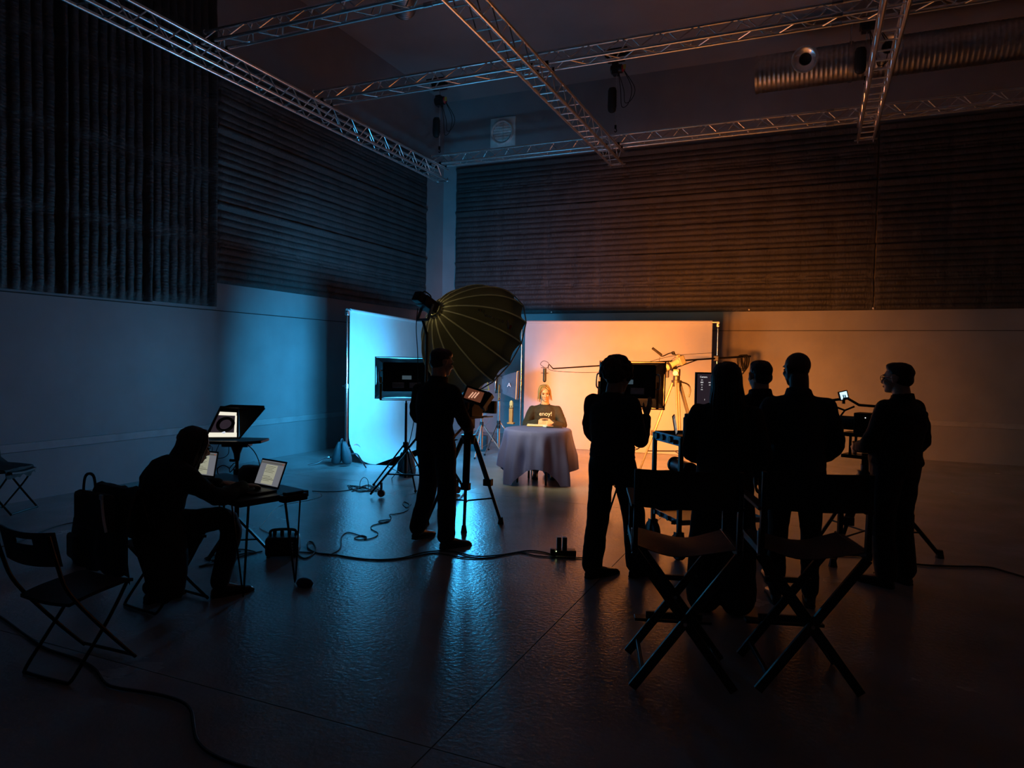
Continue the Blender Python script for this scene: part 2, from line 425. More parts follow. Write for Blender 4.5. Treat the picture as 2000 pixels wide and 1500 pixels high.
CX = (XT1, XT1 + S, XT3, XT3 + S, XT6, XT6 + S)
tri_truss('far triangular truss running along the back wall blankets', -7.80, 5.0, YT2, CX)
tri_truss('middle triangular truss crossing above the black dome softbox', -7.80, 5.0, YT4, CX)
tri_truss('nearest triangular truss at top left of the ceiling grid', -7.80, -2.2, YT5, CX[:4])
# ---------------------------------------------------------------- chain hoists
def hoist(x, y, zt, zb, label, box=True):
    t = thing('chain_hoist', label, 'chain hoist', (x, y, ZX))
    mb = MB(); mb.box((x, y, ZC - .10), (.34, .12, .20)); mb.box((x, y, ZC - .02), (.5, .3, .04)); ob('ceiling_bracket', mb, black_mt, t, world=True, bevel=.006)
    mb = MB(); mb.cyl((x - .09, y, zt + .35), (x + .13, y, zt + .35), .085, n=16); mb.box((x, y, zt + .35), (.12, .16, .22)); h = ob('hoist_body', mb, black_p, t, world=True, bevel=.006)
    ob('end_cap', MB().cyl((x + .13, y, zt + .35), (x + .17, y, zt + .35), .07, .05, n=14), red_p, h, world=True)
    ob('warning_label', MB().box((x + .185, y - .05, zt + .36), (.05, .02, .08)), yellow_p, h, world=True)
    ob('suspension_hook', MB().tube(cr([(x, y, ZC - .2), (x + .02, y, ZC - .3), (x, y, zt + .45)], 4), .012, 6), steel, t, world=True)
    mb = MB(); mb.loft([[V((x - .06 + r * math.cos(a) * .085, y + r * math.sin(a) * .07, z)) for a in [i * math.pi / 6 for i in range(12)]] for z, r in ((zt, .75), (zt - .05, 1), (zb + .10, 1.05), (zb + .03, .9), (zb, .5))])
    ob('chain_bag', mb, canvas, t, world=True)
    mb = MB(); z = zt + .25; k = 0
    while z > ZX + .245 + .16:
        ln = .026; M = Matrix.Rotation(math.pi / 2 * (k % 2), 3, 'Z')
        ring = [V((x + .02, y, z)) + M @ V((math.cos(a) * .010, 0, math.sin(a) * .017)) for a in [i * math.pi / 4 for i in range(8)]]
        mb.tube(ring, .0032, 4, closed=True); z -= ln; k += 1
    ob('chain', mb, steel, t, world=True, kind='stuff', fix=False)
    ob('chain_hook', MB().box((x + .02, y, ZX + .245 + .12), (.035, .03, .07)).tube(cr([(x + .02, y, ZX + .245 + .10), (x + .045, y, ZX + .245 + .05), (x + .02, y, ZX + .245 + .02), (x, y, ZX + .245 + .045)], 4), .009, 6), black_mt, t, world=True)
    mb = MB()
    for s, dz in ((.10, .62), (.16, .55)):
        mb.tube(cr([(x + .05, y, zt + .3), (x + s, y + .02, zt - .05), (x + s + .03, y + .02, zt + .25 - dz), (x + s + .16, y, zt + .28 - dz), (x + s + .22, y, zt - .05), (x + .15, y, zt + .33)], 6), .007, 5)
    ob('power_cable', mb, rubber, t, world=True)
hoist(-7.62, 13.36, 6.92, 6.50, 'chain hoist with hanging chain above the room corner truss')
hoist(-3.70, 13.36, 7.02, 6.55, 'chain hoist with hanging chain above the middle ladder truss')
hoist(.60, 12.50, 6.75, 6.35, 'chain hoist in shadow beside the silver duct')

# ---------------------------------------------------------------- silver ducts
t = thing('spiral_duct', 'large silver spiral ventilation duct under the ceiling at right', 'duct', (-1.08, 13.2, 6.82))
prof = [(.295, 0)]; x = 0.0; k = 0
while x < 6.6:
    prof += [(.308, x), (.313, x + .012), (.313, x + .03), (.308, x + .042)]; x += .075
prof += [(.308, x)]
ob('duct_tube', MB().lathe(prof, (0, 0, 0), (1, 0, 0), 40), steel, t, ang=50)
ob('end_rim', MB().lathe([(.300, -.012), (.318, -.012), (.318, .03), (.300, .03)], (0, 0, 0), (1, 0, 0), 40, closed=True), steel, t)
def nozzle(x):
    d = V((-.10, -.93, -.34)).normalized(); d2 = d; p = V((x, -.24, .06))
    n = ob('jet_nozzle', MB().lathe([(.11, -.04), (.115, .10), (.125, .11), (.125, .13), (.19, .19), (.215, .22), (.215, .25), (.19, .255), (.15, .24), (.10, .20), (.095, .10), (.095, -.04)], p, d2, 32, closed=True), alu, t)
    ob('nozzle_throat', MB().cyl(p + d2 * .10, p + d2 * .12, .093, n=24), rubber, n)
    ob('damper_knob', MB().cyl(p + d2 * .14 + V((.13, 0, -.02)), p + d2 * .14 + V((.19, 0, -.02)), .018, n=8), steel, n)
nozzle(.82); nozzle(2.05)
for x in (1.5, 4.2):
    hs = ob('hanger_strap', MB().lathe([(.316, -.03), (.324, -.03), (.324, .03), (.316, .03)], (x, 0, 0), (1, 0, 0), 32, closed=True), steel, t)
    for y in (-.26, .26): ob('hanger_rod', MB().cyl((x, y, .19), (x, y, ZC - 6.82), .008, n=6), steel, hs)
a = V((-6.2, 9.7, 7.30)); b = V((-5.0, 7.6, 7.10)); prof = []; x = 0.0; L = (b - a).length
while x < L: prof += [(.17, x), (.19, x + .02), (.19, x + .04), (.17, x + .06)]; x += .07
t = thing('flexible_duct', 'short ribbed silver duct piece above the nearest truss', 'duct', a)
ob('duct_tube', MB().lathe(prof, a, b - a, 28), steel, t, world=True, ang=50)
for f_ in (.2, .8): ob('hanger_rod', MB().cyl(a.lerp(b, f_), V((a.lerp(b, f_).x, a.lerp(b, f_).y, ZC)), .008, n=6), steel, t, world=True)

# ---------------------------------------------------------------- wall vent
t = thing('wall_vent', 'square white vent plate with round louvre high on back wall', 'vent', (-6.64, YB, 6.84))
ob('plate', MB().box((0, -.012, 0), (.62, .024, .70)), white_p, t, bevel=.004)
ob('ring', MB().lathe([(.225, .0), (.27, .0), (.27, .06), (.255, .075), (.225, .05)], (0, -.024, 0), (0, -1, 0), 36, closed=True), white_p, t)
for k in range(7):
    z = -.18 + k * .06; hw = math.sqrt(max(.0, .222 ** 2 - z * z))
    ob('louvre', MB().box((0, -.045, z), (hw * 2, .006, .062), Matrix.Rotation(R_(24), 3, 'X')), white_p, t)
ob('centre_bar', MB().box((.02, -.075, 0), (.016, .012, .44)), white_p, t)
# ================================================================ BACKDROPS
def stand_tripod(t, x, y, h, r=.017, spread=.55, mt=chrome, rot=0.0, legz=.55, feet=None):
    """parts of a plain three-legged light stand, in room coordinates"""
    ob('column', MB().cyl((x, y, .12), (x, y, h * .5), r * 1.35, n=12), mt, t, world=True)
    ob('column', MB().cyl((x, y, h * .5), (x, y, h), r, n=12), mt, t, world=True)
    ob('collar', MB().cyl((x, y, legz - .03), (x, y, legz + .04), r * 2.1, n=12), black_p, t, world=True)
    ob('collar', MB().cyl((x, y, h * .5 - .02), (x, y, h * .5 + .04), r * 1.9, n=12), black_p, t, world=True)
    for k in range(3):
        if feet: fx, fy = feet[k]
        else:
            a = rot + k * 2 * math.pi / 3; fx, fy = x + spread * math.cos(a), y + spread * math.sin(a)
        d = V((fx - x, fy - y, 0)).normalized()
        leg = ob('leg', MB().cyl(V((x, y, legz)) + d * r * 1.6, (fx, fy, .02), .011, n=8), mt, t, world=True)
        ob('foot', MB().ell((fx, fy, .018), (.02, .02, .018), nu=10, nv=6), rubber, leg, world=True)
        mid = V((x, y, legz)).lerp(V((fx, fy, .02)), .55)
        ob('brace', MB().bar((x + d.x * .02, y + d.y * .02, .16), mid, .012, .006), mt, t, world=True)
def c_stand_legs(t, x, y, a0):
    for k in range(3):
        a = a0[k]; d = V((math.cos(a), math.sin(a), 0)); s = V((x, y, .10 + .08 * k))
        pts = [s, s + d * .12 + V((0, 0, .0)), s + d * .30 + V((0, 0, .02)), s + d * .42 - V((0, 0, .05)), V((x, y, .012)) + d * .58]
        ob('leg', MB().tube(cr(pts, 5), .012, 8), chrome, t, world=True)
def backdrop(label, A, B, h, sweep, mt, seed, n_side):
    """hanging cloth between two poles; sweep = how far its foot runs out on the floor"""
    t = thing('photo_backdrop', label, 'backdrop', (A + B) / 2)
    u = (B - A).normalized(); W = (B - A).length; n = V(n_side)
    nu = 40; prof = []
    if sweep:
        rr = .45
        prof = [(h, 0)] + [(z, 0) for z in np.linspace(h - .1, rr, 8)] + [(rr - rr * math.sin(a), rr - rr * math.cos(a)) for a in np.linspace(.1, math.pi / 2, 8)] + [(0.0, rr + s) for s in np.linspace(.1, sweep, 4)]
    else: prof = [(z, 0) for z in np.linspace(h, .004, 16)]
    P = []
    for z, d in prof:
        row = []
        for i in range(nu + 1):
            s = i / nu * W; f = .012 * noise.noise(V((s * 1.1, z * .25, seed))) + .004 * noise.noise(V((s * 4, z * .4, seed + 5)))
            e = 1 - min(1, z / .3) if sweep else 0
            row.append(A + u * s + n * (d + f * (1 - e)) + V((0, 0, max(z, .004))))
        P.append(row)
    c = ob('cloth', MB().sheet(P, n, .003), mt, t, world=True, ang=80)
    a, b = A + u * -.12 + V((0, 0, h)), B + u * .12 + V((0, 0, h))
    ob('crossbar', MB().cyl(a, b, .022, n=12), alu, t, world=True)
    ob('hem', MB().cyl(A + V((0, 0, h)), B + V((0, 0, h)), .030, n=14), mt, t, world=True)
    return t, u, n
# blue-lit backdrop along the left side, its cloth sweeping out on the floor
bA, bB = V((-6.74, 9.08, 0)), V((-7.50, 12.75, 0))
t, u, n = backdrop('pale backdrop lit blue, sweeping onto the floor beside left wall', bA, bB, 2.43, .28, paper, 1, (.979, .203, 0))
def c_stand(t, x, y, h, angs):
    """one end stand of a backdrop: the column is the part, legs and fittings hang under it"""
    c = ob('stand', MB().cyl((x, y, .08), (x, y, 1.25), .0175, n=12).cyl((x, y, 1.24), (x, y, h), .0125, n=12), chrome, t, world=True)
    ob('collar', MB().cyl((x, y, 1.2), (x, y, 1.27), .026, n=12), steel, c, world=True)
    ob('knob', MB().cyl((x, y, 1.235), (x - .07, y - .02, 1.235), .012, n=8), black_p, c, world=True)
    c_stand_legs(c, x, y, angs)
    ob('grip_head', MB().box((x, y, h + .01), (.05, .05, .07)), steel, c, world=True, bevel=.005)
    ob('grip_handle', MB().cyl((x, y, h + .01), (x + .05, y - .09, h + .02), .009, n=8), black_p, c, world=True)
pA = bA - u * .10
c_stand(t, pA.x, pA.y, 2.37, (R_(-136), R_(-22), R_(95)))
pB = bB + u * .10
c_stand(t, pB.x, pB.y, 2.37, (R_(-120), R_(10), R_(130)))
def sandbag(label, p, rz, mt, sz=1.0):
    t = thing('sandbag', label, 'sandbag', p, rz)
    for s in (-1, 1):
        mb = MB(); rings = []
        for k, (z, a, b) in enumerate(((.36, .07, .02), (.33, .085, .035), (.22, .105, .07), (.10, .11, .085), (.03, .10, .08), (.0, .07, .05))):
            ring = []
            for i in range(16):
                an = 2 * math.pi * i / 16; q = V((a * math.cos(an), b * math.sin(an), 0)) * (1 + .12 * noise.noise(V((i * .7, k * .9, s * 3))))
                ring.append(V((q.x, q.y + s * (.035 + .06 * (1 - z / .36)), z)) * sz)
            rings.append(ring)
        mb.loft(rings[::-1]); ob('pouch', mb, mt, t, ang=60)
    ob('strap', MB().tube(cr([(-.06 * sz, 0, .35 * sz), (-.04 * sz, 0, .40 * sz), (.04 * sz, 0, .40 * sz), (.06 * sz, 0, .35 * sz)], 5), .008, 6), mt, t)
    return t
sandbag('dark teal sandbag hung on the blue backdrop stand', (pA.x + .06, pA.y - .19, .04), R_(112), bag_teal, .95)
sandbag('dark sandbag standing on floor in front of the blue backdrop', (-5.32, 8.52, 0), R_(60), bag_teal, .95)

# orange-lit backdrop parallel to the back wall
oA, oB = V((-5.17, 12.535, 0)), V((-1.69, 12.925, 0))
t, u, n = backdrop('pale backdrop lit orange behind the round table', oA, oB, 2.43, 0, paper, 2, (.113, -.9936, 0))
for q in (oA - u * .09, oB + u * .09):
    q = q + V((0, .06, 0)); c_stand(t, q.x, q.y, 2.37, (R_(40), R_(150), R_(-80)))

# ================================================================ SOFTBOX LAMPS
def aim(root, p, d, up=V((0, 0, 1))):
    x, y, z = frame(V(d), up); root.matrix_world = basis(x, y, z, V(p)); return root
def dome(label, hub, target):
    d = (V(target) - V(hub)).normalized()
    t = thing('dome_softbox', label, 'softbox'); aim(t, hub, d)
    NR, RR, LL = 16, .75, .80
    def pr(s): return (.085 + (RR - .085) * math.sin(s * math.pi / 2) ** .92, LL * s ** 1.25)
    for k in range(NR):
        a0, a1 = 2 * math.pi * k / NR, 2 * math.pi * (k + 1) / NR; P = []
        for j in range(13):
            r, z = pr(j / 12); row = []
            for i in range(7):
                f0 = min(.3, .0055 / (2 * r * math.sin(math.pi / NR))); f = f0 + i / 6 * (1 - 2 * f0); p0 = V((r * math.cos(a0), r * math.sin(a0), z)); p1 = V((r * math.cos(a1), r * math.sin(a1), z)); q = p0.lerp(p1, f)
                sag = .055 * math.sin(math.pi * f) * (j / 12) + .006 * noise.noise(V((k * 3.1 + f * 9, j * .8, 2))) * math.sin(math.pi * f)
                cdir = V((math.cos((a0 + a1) / 2), math.sin((a0 + a1) / 2), 0)); row.append(q - cdir * sag)
            P.append(row)
        cd = V((math.cos((a0 + a1) / 2), math.sin((a0 + a1) / 2), -.3)).normalized()
        ob('fabric_panel', MB().sheet(P, cd, .004), dome_m, t, ang=70)
        ob('rib', MB().tube([V(((pr(j / 12)[0] - .001) * math.cos(a0), (pr(j / 12)[0] - .001) * math.sin(a0), pr(j / 12)[1])) for j in range(13)], .0095, 8), ribt_m, t)
    pts = [V((RR * math.cos(2 * math.pi * k / NR), RR * math.sin(2 * math.pi * k / NR), LL)) for k in range(NR)]
    ob('rim_piping', MB().tube([p for k in range(NR) for p in (pts[k], pts[k].lerp(pts[(k + 1) % NR], .5) * 1)], .008, 6, closed=True), rib_m, t)
    poly = [V((p.x * .85, p.y * .85, LL - .14)) for p in pts]
    ob('diffuser', MB().prism(poly, (0, 0, .006)), glow('warm_diffuser', KEYC, .8), t)
    ob('mount_ring', MB().lathe([(.075, -.02), (.105, -.02), (.105, .03), (.075, .03)], (0, 0, 0), (0, 0, 1), 32, closed=True), mat('gold_ring', (.62, .52, .26), .3, .7), t)
    for k in range(12):
        a = 2 * math.pi * k / 12
        ob('ring_tab', MB().box((.105 * math.cos(a), .105 * math.sin(a), .0), (.02, .02, .05), Matrix.Rotation(a, 3, 'Z')), rib_m, t)
    b = ob('lamp_body', MB().box((0, 0, -.14), (.16, .13, .22)).cyl((0, 0, -.04), (0, 0, .0), .07, n=20), black_p, t, bevel=.012)
    ob('lamp_end', MB().box((0, 0, -.29), (.13, .12, .10)), black_p, b, bevel=.015)
    ob('lamp_handle', MB().tube(cr([(.05, .08, -.24), (.05, .13, -.22), (.05, .13, -.12), (.05, .08, -.10)], 5), .009, 8), black_mt, b)
    ob('model_plate', MB().box((.0, .067, -.12), (.10, .003, .025)), white_p, b)
    ob('yoke', MB().bar((.10, 0, -.14), (.10, -.20, -.12), .02, .03).bar((-.10, 0, -.14), (-.10, -.20, -.12), .02, .03).bar((-.11, -.20, -.12), (.11, -.20, -.12), .03, .02), blue_mt, t, bevel=.004)
    ob('tilt_knob', MB().cyl((.11, 0, -.14), (.16, 0, -.14), .025, n=12), red_p, t)
    # lettering on the side that faces the viewer: mark and name run from rim towards the hub, upside down
    return t, d, pr
hub = V((-4.17, 7.30, 2.27)); target = V((-3.42, 9.2, 1.20))
dm, dd, dpr = dome('large black dome softbox with beige ribs leaning over the set', hub, target)
area_lamp(dm, 1.15, 1.15, P_KEY, KEYC, .70, 'DISK', spread=95)
bl = bpy.data.lights.new('lamp_bulb', 'POINT'); bl.energy = 3.0; bl.color = KEYC; bl.shadow_soft_size = .04; bo = bpy.data.objects.new('lamp_bulb', bl); col.objects.link(bo); bo.parent = dm; bo.location = (0, 0, .09)
# printed mark and name on one panel: find the panel that faces the viewer best at upper middle
def panel_point(ang, s, off):
    r, z = dpr(s); r = r * .981 - .055 * s; p = V((r * math.cos(ang), r * math.sin(ang), z)); r2, z2 = dpr(s + .02); r2 = r2 * .981 - .055 * (s + .02)
    tg = (V((r2 * math.cos(ang), r2 * math.sin(ang), z2)) - p).normalized(); side = V((-math.sin(ang), math.cos(ang), 0)); nn = side.cross(tg)
    if nn.dot(V((math.cos(ang), math.sin(ang), 0))) < 0: nn = -nn
    return p + nn * off, tg, side, nn
LOGO_K = None
best = None
for k in range(16):
    ang = 2 * math.pi * (k + .5) / 16; p, tg, sd, nn = panel_point(ang, .62, .02)
    wp = dm.matrix_world @ p; v = wp - V((0, 0, HC)); c = (v.dot(CR) / v.dot(CF), v.dot(CD) / v.dot(CF)); px, py = 1000 + FPX * c[0], 750 + FPX * c[1]
    e = (px - 955) ** 2 + (py - 628) ** 2
    fac = (dm.matrix_world.to_3x3() @ nn).dot(v)
    if fac < 0 and (best is None or e < best[0]): best = (e, ang)
ang = best[1]
def letters(txt, s0, size, dside):
    """each printed letter lies flat on the curved panel; the line runs from the rim towards the hub"""
    sp = s0
    for ch in txt:
        w_ = size * (.62 if ch not in 'i ' else .32) / (1.05)
        if ch != ' ':
            p, tg, sd, nn = panel_point(ang, sp, .0); me = text_mesh(ch, size, .006); x = -tg; y = nn.cross(x); me.transform(basis(x, y, nn, p + y * dside)); ob('printed_letter', me, print_m, dm, fix=False)
        sp -= w_ / 1.02
letters('Light', .74, .055, .0); letters('Dome', .58, .055, .0); letters('150', .46, .050, -.05)
p, tg, sd, nn = panel_point(ang, .80, -.010); x = -tg; y = nn.cross(x)
mk = MB()
ob('printed_mark', MB().prism([p + y * .055 - x * .008, p + y * .055 + x * .014, p - y * .05 + x * .05, p - y * .05 + x * .028], nn * .020), print_m, dm)
ob('printed_mark', MB().prism([p + y * .055 + x * .006, p + y * .055 - x * .014, p - y * .01 - x * .034, p - y * .01 - x * .012], nn * .020), print_r, dm)
# the dome's wheeled stand
sx, sy = -4.21, 7.16
t = thing('light_stand', 'tall black wheeled stand carrying the dome softbox', 'light stand', (sx, sy, 0))
ob('column', MB().cyl((sx, sy, .25), (sx, sy, 1.25), .026, n=14), black_mt, t, world=True)
tip = dm.matrix_world @ V((0, -.20, -.12))
ob('column', MB().cyl((sx, sy, 1.25), (sx, sy, 2.0), .018, n=14), mat('copper_lit_tube', (.30, .22, .16), .3, .9), t, world=True)  # upper column: the copper light falling on it is put into its colour
ob('boom_head', MB().cyl((sx, sy, 1.97), tip, .016, n=10), black_mt, t, world=True)
ob('collar', MB().cyl((sx, sy, .78), (sx, sy, .90), .045, n=14), black_p, t, world=True)
ob('collar', MB().cyl((sx, sy, 1.2), (sx, sy, 1.29), .038, n=14), black_p, t, world=True)
for fx, fy in ((-4.90, 7.04), (-3.76, 6.86), (-4.02, 7.84)):
    d = V((fx - sx, fy - sy, 0)).normalized()
    lg = ob('leg', MB().bar(V((sx, sy, .84)) + d * .03, (fx, fy, .03), .028, .022), black_mt, t, world=True)
    ob('brace', MB().bar(V((sx, sy, .30)) + d * .03, V((sx, sy, .84)).lerp(V((fx, fy, .03)), .68), .026, .016), black_mt, t, world=True)
    w = V((sx, sy, .84)).lerp(V((fx, fy, .03)), .80) ; w.z = .05
    ob('wheel', MB().cyl(w + V((-d.y, d.x, 0)) * .015, w - V((-d.y, d.x, 0)) * .015, .045, n=16), mat('red_brown_rubber', (.18, .06, .05), .5), lg, world=True)
    ob('wheel_fork', MB().bar(w + V((0, 0, .0)), w + V((0, 0, .13)), .035, .012), black_mt, lg, world=True)
def panel_softbox(label, p, d, W, Hh, c, power, yoke=orange_m, depth=.30, back=(.60, .36), text=None, es=4.0, outer=soft_out, spread=160):
    t = thing('panel_softbox', label, 'softbox'); aim(t, p, d)
    bw, bh = back
    body = ob('lamp_body', MB().box((0, 0, -.06), (bw, bh, .09)), black_p, t, bevel=.01)
    ob('back_frame', MB().bar((-bw / 2, -bh / 2, -.115), (bw / 2, -bh / 2, -.115), .02, .02).bar((-bw / 2, bh / 2, -.115), (bw / 2, bh / 2, -.115), .02, .02).bar((-bw / 2, -bh / 2, -.115), (-bw / 2, bh / 2, -.115), .02, .02).bar((bw / 2, -bh / 2, -.115), (bw / 2, bh / 2, -.115), .02, .02), black_mt, body, bevel=.004)
    ob('cooling_fin_plate', MB().box((0, .03, -.11), (bw * .6, bh * .35, .015)), black_mt, body, bevel=.003)
    for s in (-1, 1): ob('battery_plate', MB().box((s * .11, -bh * .30, -.118), (.15, .07, .03)), steel, body, bevel=.004)
    ob('control_screen', MB().box((0, -bh * .02, -.121), (.12, .05, .006)), glow('dim_screen', (.5, .8, 1), .06), body)
    for s in (-1, 1): ob('handle', MB().tube(cr([(s * bw / 2, -.08, -.10), (s * (bw / 2 + .05), -.07, -.12), (s * (bw / 2 + .05), .07, -.12), (s * bw / 2, .08, -.10)], 5), .009, 8), chrome, body)
    corners = [(-1, -1), (1, -1), (1, 1), (-1, 1)]
    for k in range(4):
        a, b = corners[k], corners[(k + 1) % 4]; P = []
        for j in range(9):
            f = j / 8; row = []
            for i in range(11):
                g = i / 10; q0 = V((bw / 2 * (a[0] + (b[0] - a[0]) * g), bh / 2 * (a[1] + (b[1] - a[1]) * g), -.02)); q1 = V((W / 2 * (a[0] + (b[0] - a[0]) * g), Hh / 2 * (a[1] + (b[1] - a[1]) * g), depth))
                q = q0.lerp(q1, f); nn = V((a[0] + b[0], a[1] + b[1], 0)).normalized()
                row.append(q - nn * (.02 * math.sin(math.pi * f) * math.sin(math.pi * g) + .006 * noise.noise(V((g * 6 + k * 4, f * 5, W)))))
            P.append(row)
        nn = V((a[0] + b[0], a[1] + b[1], 0)).normalized(); ob('fabric_side', MB().sheet(P, nn, .004), outer, t, ang=70)
    ob('edge_rod', MB().tube([V((c_[0] * W / 2, c_[1] * Hh / 2, depth)) for c_ in corners], .006, 6, closed=True), black_mt, t)
    ob('diffuser', MB().box((0, 0, depth - .03), (W * .97, Hh * .97, .004)), glow('diffuser_' + ('%d_%d' % (int(c[0] * 100), int(c[2] * 100))), c, es), t)
    yy = -Hh / 2 - .02
    ob('yoke', MB().bar((-bw / 2 - .03, 0, -.06), (-bw / 2 - .03, yy, -.06), .03, .012).bar((bw / 2 + .03, 0, -.06), (bw / 2 + .03, yy, -.06), .03, .012).bar((-bw / 2 - .04, yy, -.06), (bw / 2 + .04, yy, -.06), .012, .03), yoke, t, bevel=.004)
    area_lamp(t, W * .94, Hh * .94, power, c, depth + .012, spread=spread)
    tip = t.matrix_world @ V((0, yy, -.06))
    return t, tip
def lamp_stand(label, tip, mt, rot, spread=.5, feet=None, base=None):
    x, y = (tip.x, tip.y) if base is None else base
    t = thing('light_stand', label, 'light stand', (x, y, 0)); stand_tripod(t, x, y, tip.z - .04, mt=mt, rot=rot, spread=spread, feet=feet)
    ob('spigot', MB().cyl((x, y, tip.z - .05), (tip.x, tip.y, tip.z - .012), .012, n=8), black_p, t, world=True)
    return t
s1, tip = panel_softbox('black panel softbox seen from behind, lighting the blue backdrop', (-4.93, 7.86, 1.44), (-.60, .80, -.06), .78, .56, BLUE, P_BLUE, spread=118)
lamp_stand('black stand under the softbox that lights the blue backdrop', tip, black_mt, R_(80), .42)
s2, tip = panel_softbox('black panel softbox seen from behind, lighting the orange backdrop', (-1.93, 7.82, 1.46), (-.13, .98, -.13), .78, .56, ORANGE, P_ORANGE, spread=92)
lamp_stand('black stand under the softbox that lights the orange backdrop', tip, black_mt, R_(20), .45)
s3, tip = panel_softbox('panel softbox with orange yoke beside left end of orange backdrop', (-5.12, 11.42, 1.25), (.93, .36, -.03), .66, .50, ORANGE, P_ORANGE2, depth=.28, back=(.40, .30), es=1.5, outer=mat('grey_nylon', (.09, .09, .11), .55, bump=.3, bs=14))
me = text_mesh('A', .10, .001); me.transform(basis(V((0, 0, 1)), V((0, 1, 0)), V((-1, 0, 0)), V((-.30, .0, .12)))); ob('printed_mark', me, white_p, s3, fix=False)
lamp_stand('silver stand under the softbox with orange yoke', tip, chrome, R_(-100), .42)
s4, tip = panel_softbox('blue panel softbox hidden behind the dome softbox', (-5.35, 10.80, 1.42), (-.56, -.80, -.22), .66, .50, BLUE, P_BLUE2, depth=.22, back=(.40, .30), es=6.0, spread=165)
lamp_stand('stand of the softbox hidden behind the dome', tip, chrome, R_(40), .40)
# ================================================================ TABLE ON SET
TX, TY = -3.50, 9.02
t = thing('round_table', 'round table hidden under the grey-blue tablecloth on set', 'table', (TX, TY, 0))
ob('tabletop', MB().lathe([(0.0, .72), (.44, .72), (.45, .73), (.44, .742), (0.0, .742)][1:4], (TX, TY, 0), n=40), wood_blk, t, world=True)
for a in (45, 135, 225, 315):
    c, s_ = math.cos(R_(a)), math.sin(R_(a)); ob('leg', MB().cyl((TX + .30 * c, TY + .30 * s_, 0), (TX + .28 * c, TY + .28 * s_, .72), .016, n=10), black_mt, t, world=True)
# square cloth over the round top: hangs longer at its corners and falls in folds
P = []; NA = 144
rads = [0.02, .15, .30, .42, .455, .47]
drops = 13
for j in range(len(rads) + drops):
    row = []
    for i in range(NA + 1):
        a = 2 * math.pi * i / NA; ca = a - R_(20)
        side = .93 / max(abs(math.cos(ca)), abs(math.sin(ca)))          # half-size of the square in this direction
        hang = min(side - .455, .725)
        if j < len(rads):
            r = rads[j]; z = .747 if j < 4 else .747 - (.006, .028)[j - 4]
        else:
            f = (j - len(rads) + 1) / drops
            fold = .055 * math.sin(a * 9 + 1.1 * math.sin(a * 2)) + .03 * math.sin(a * 17 + .7) + .03 * noise.noise(V((math.cos(a) * 3, math.sin(a) * 3, f * 1.5)))
            r = .475 + .045 * f + fold * min(1, f * 1.6); z = .719 - hang * f * .985
        row.append(V((TX + r * math.cos(a), TY + r * math.sin(a), max(z, .012))))
    P.append(row)
P = [[row[i] for i in range(NA + 1)] for row in P]
single('tablecloth', MB().sheet(P, V((0, 0, 1)), .002), cloth_m, 'grey-blue tablecloth draped over the round table on set', 'tablecloth', (TX, TY, .0), ang=75)
ZT = .752
nb = thing('notebook', 'yellow notebook under the clasped hands behind the table', 'notebook', (-3.62, 9.30, ZT), face(.35, -.94))
ob('cover', MB().box((0, 0, .006), (.30, .21, .010)), mat('yellow_card', (.65, .48, .16), .6), nb, bevel=.002); ob('pages', MB().box((0, .004, .015), (.285, .195, .010)), mat('paper_white', (.75, .72, .62), .8), nb)
ph = thing('tablet', 'black tablet lying on the tablecloth beside the notebook', 'tablet', (-3.33, 9.22, ZT), face(.3, -.95))
ob('case', MB().box((0, 0, .008), (.22, .15, .016)), black_p, ph, bevel=.004); ob('glass', MB().box((0, 0, .0175), (.20, .13, .002)), mat('dark_glass', (.01, .01, .012), .08), ph)
single('folded_tissue', MB().loft([[V((-3.45 + .05 * s * math.cos(a), 9.20 + .04 * s * math.sin(a), ZT + z)) for a in [i * math.pi / 5 for i in range(10)]] for z, s in ((.0, .9), (.008, 1), (.018, .8), (.022, .4))]), mat('pale_blue_tissue', (.5, .62, .7), .8), 'crumpled pale blue tissue between notebook and tablet', 'tissue', (-3.45, 9.20, ZT))
# tall tan totem standing at the left of the table
tx, ty = F(998, 828, ZT).xy
t = thing('tall_ornament', 'tall tan upright ornament with rounded pale top on tablecloth', 'ornament', (tx, ty, ZT))
ob('base', MB().box((0, 0, .012), (.10, .07, .024)), cardm, t, bevel=.004)
ob('shaft', MB().box((0, 0, .13), (.055, .045, .22)), cardm, t, bevel=.006)
hd = ob('head', MB().loft([[V((.028 * s * math.cos(a), .024 * s * math.sin(a), z)) for a in [i * math.pi / 8 for i in range(16)]] for z, s in ((.235, 1), (.30, 1.05), (.325, .9), (.34, .6), (.345, .2))]), mat('pale_wood', (.55, .48, .34), .6), t)
ob('carved_band', MB().box((0, 0, .235), (.062, .052, .012)), mat('dark_carving', (.08, .05, .03), .6), t)
for s in (-1, 1): ob('carved_eye', MB().box((s * .014, -.0235, .262), (.012, .004, .02)), mat('dark_carving', (.08, .05, .03), .6), hd)
# blue bag under the table
c = F(1062, 938)
mb = MB(); rings = []
for k, (z, s) in enumerate(((.0, .85), (.05, 1.05), (.12, 1.0), (.18, .75), (.20, .4))):
    rings.append([V((c.x + .20 * s * math.cos(a) * (1 + .1 * noise.noise(V((math.cos(a) * 2, math.sin(a) * 2, k)))), c.y + .50 + .14 * s * math.sin(a), z)) for a in [i * math.pi / 10 for i in range(20)]])
b = thing('holdall_bag', 'blue soft bag lying under the tablecloth', 'bag', (c.x, c.y + .50, 0)); ob('bag_body', mb.loft(rings), blue_bag, b, world=True, ang=60)
ob('bag_handle', MB().tube(cr([(c.x - .12, c.y + .42, .17), (c.x - .05, c.y + .35, .12), (c.x + .06, c.y + .35, .11), (c.x + .13, c.y + .42, .16)], 6), .009, 6), blue_bag, b, world=True)
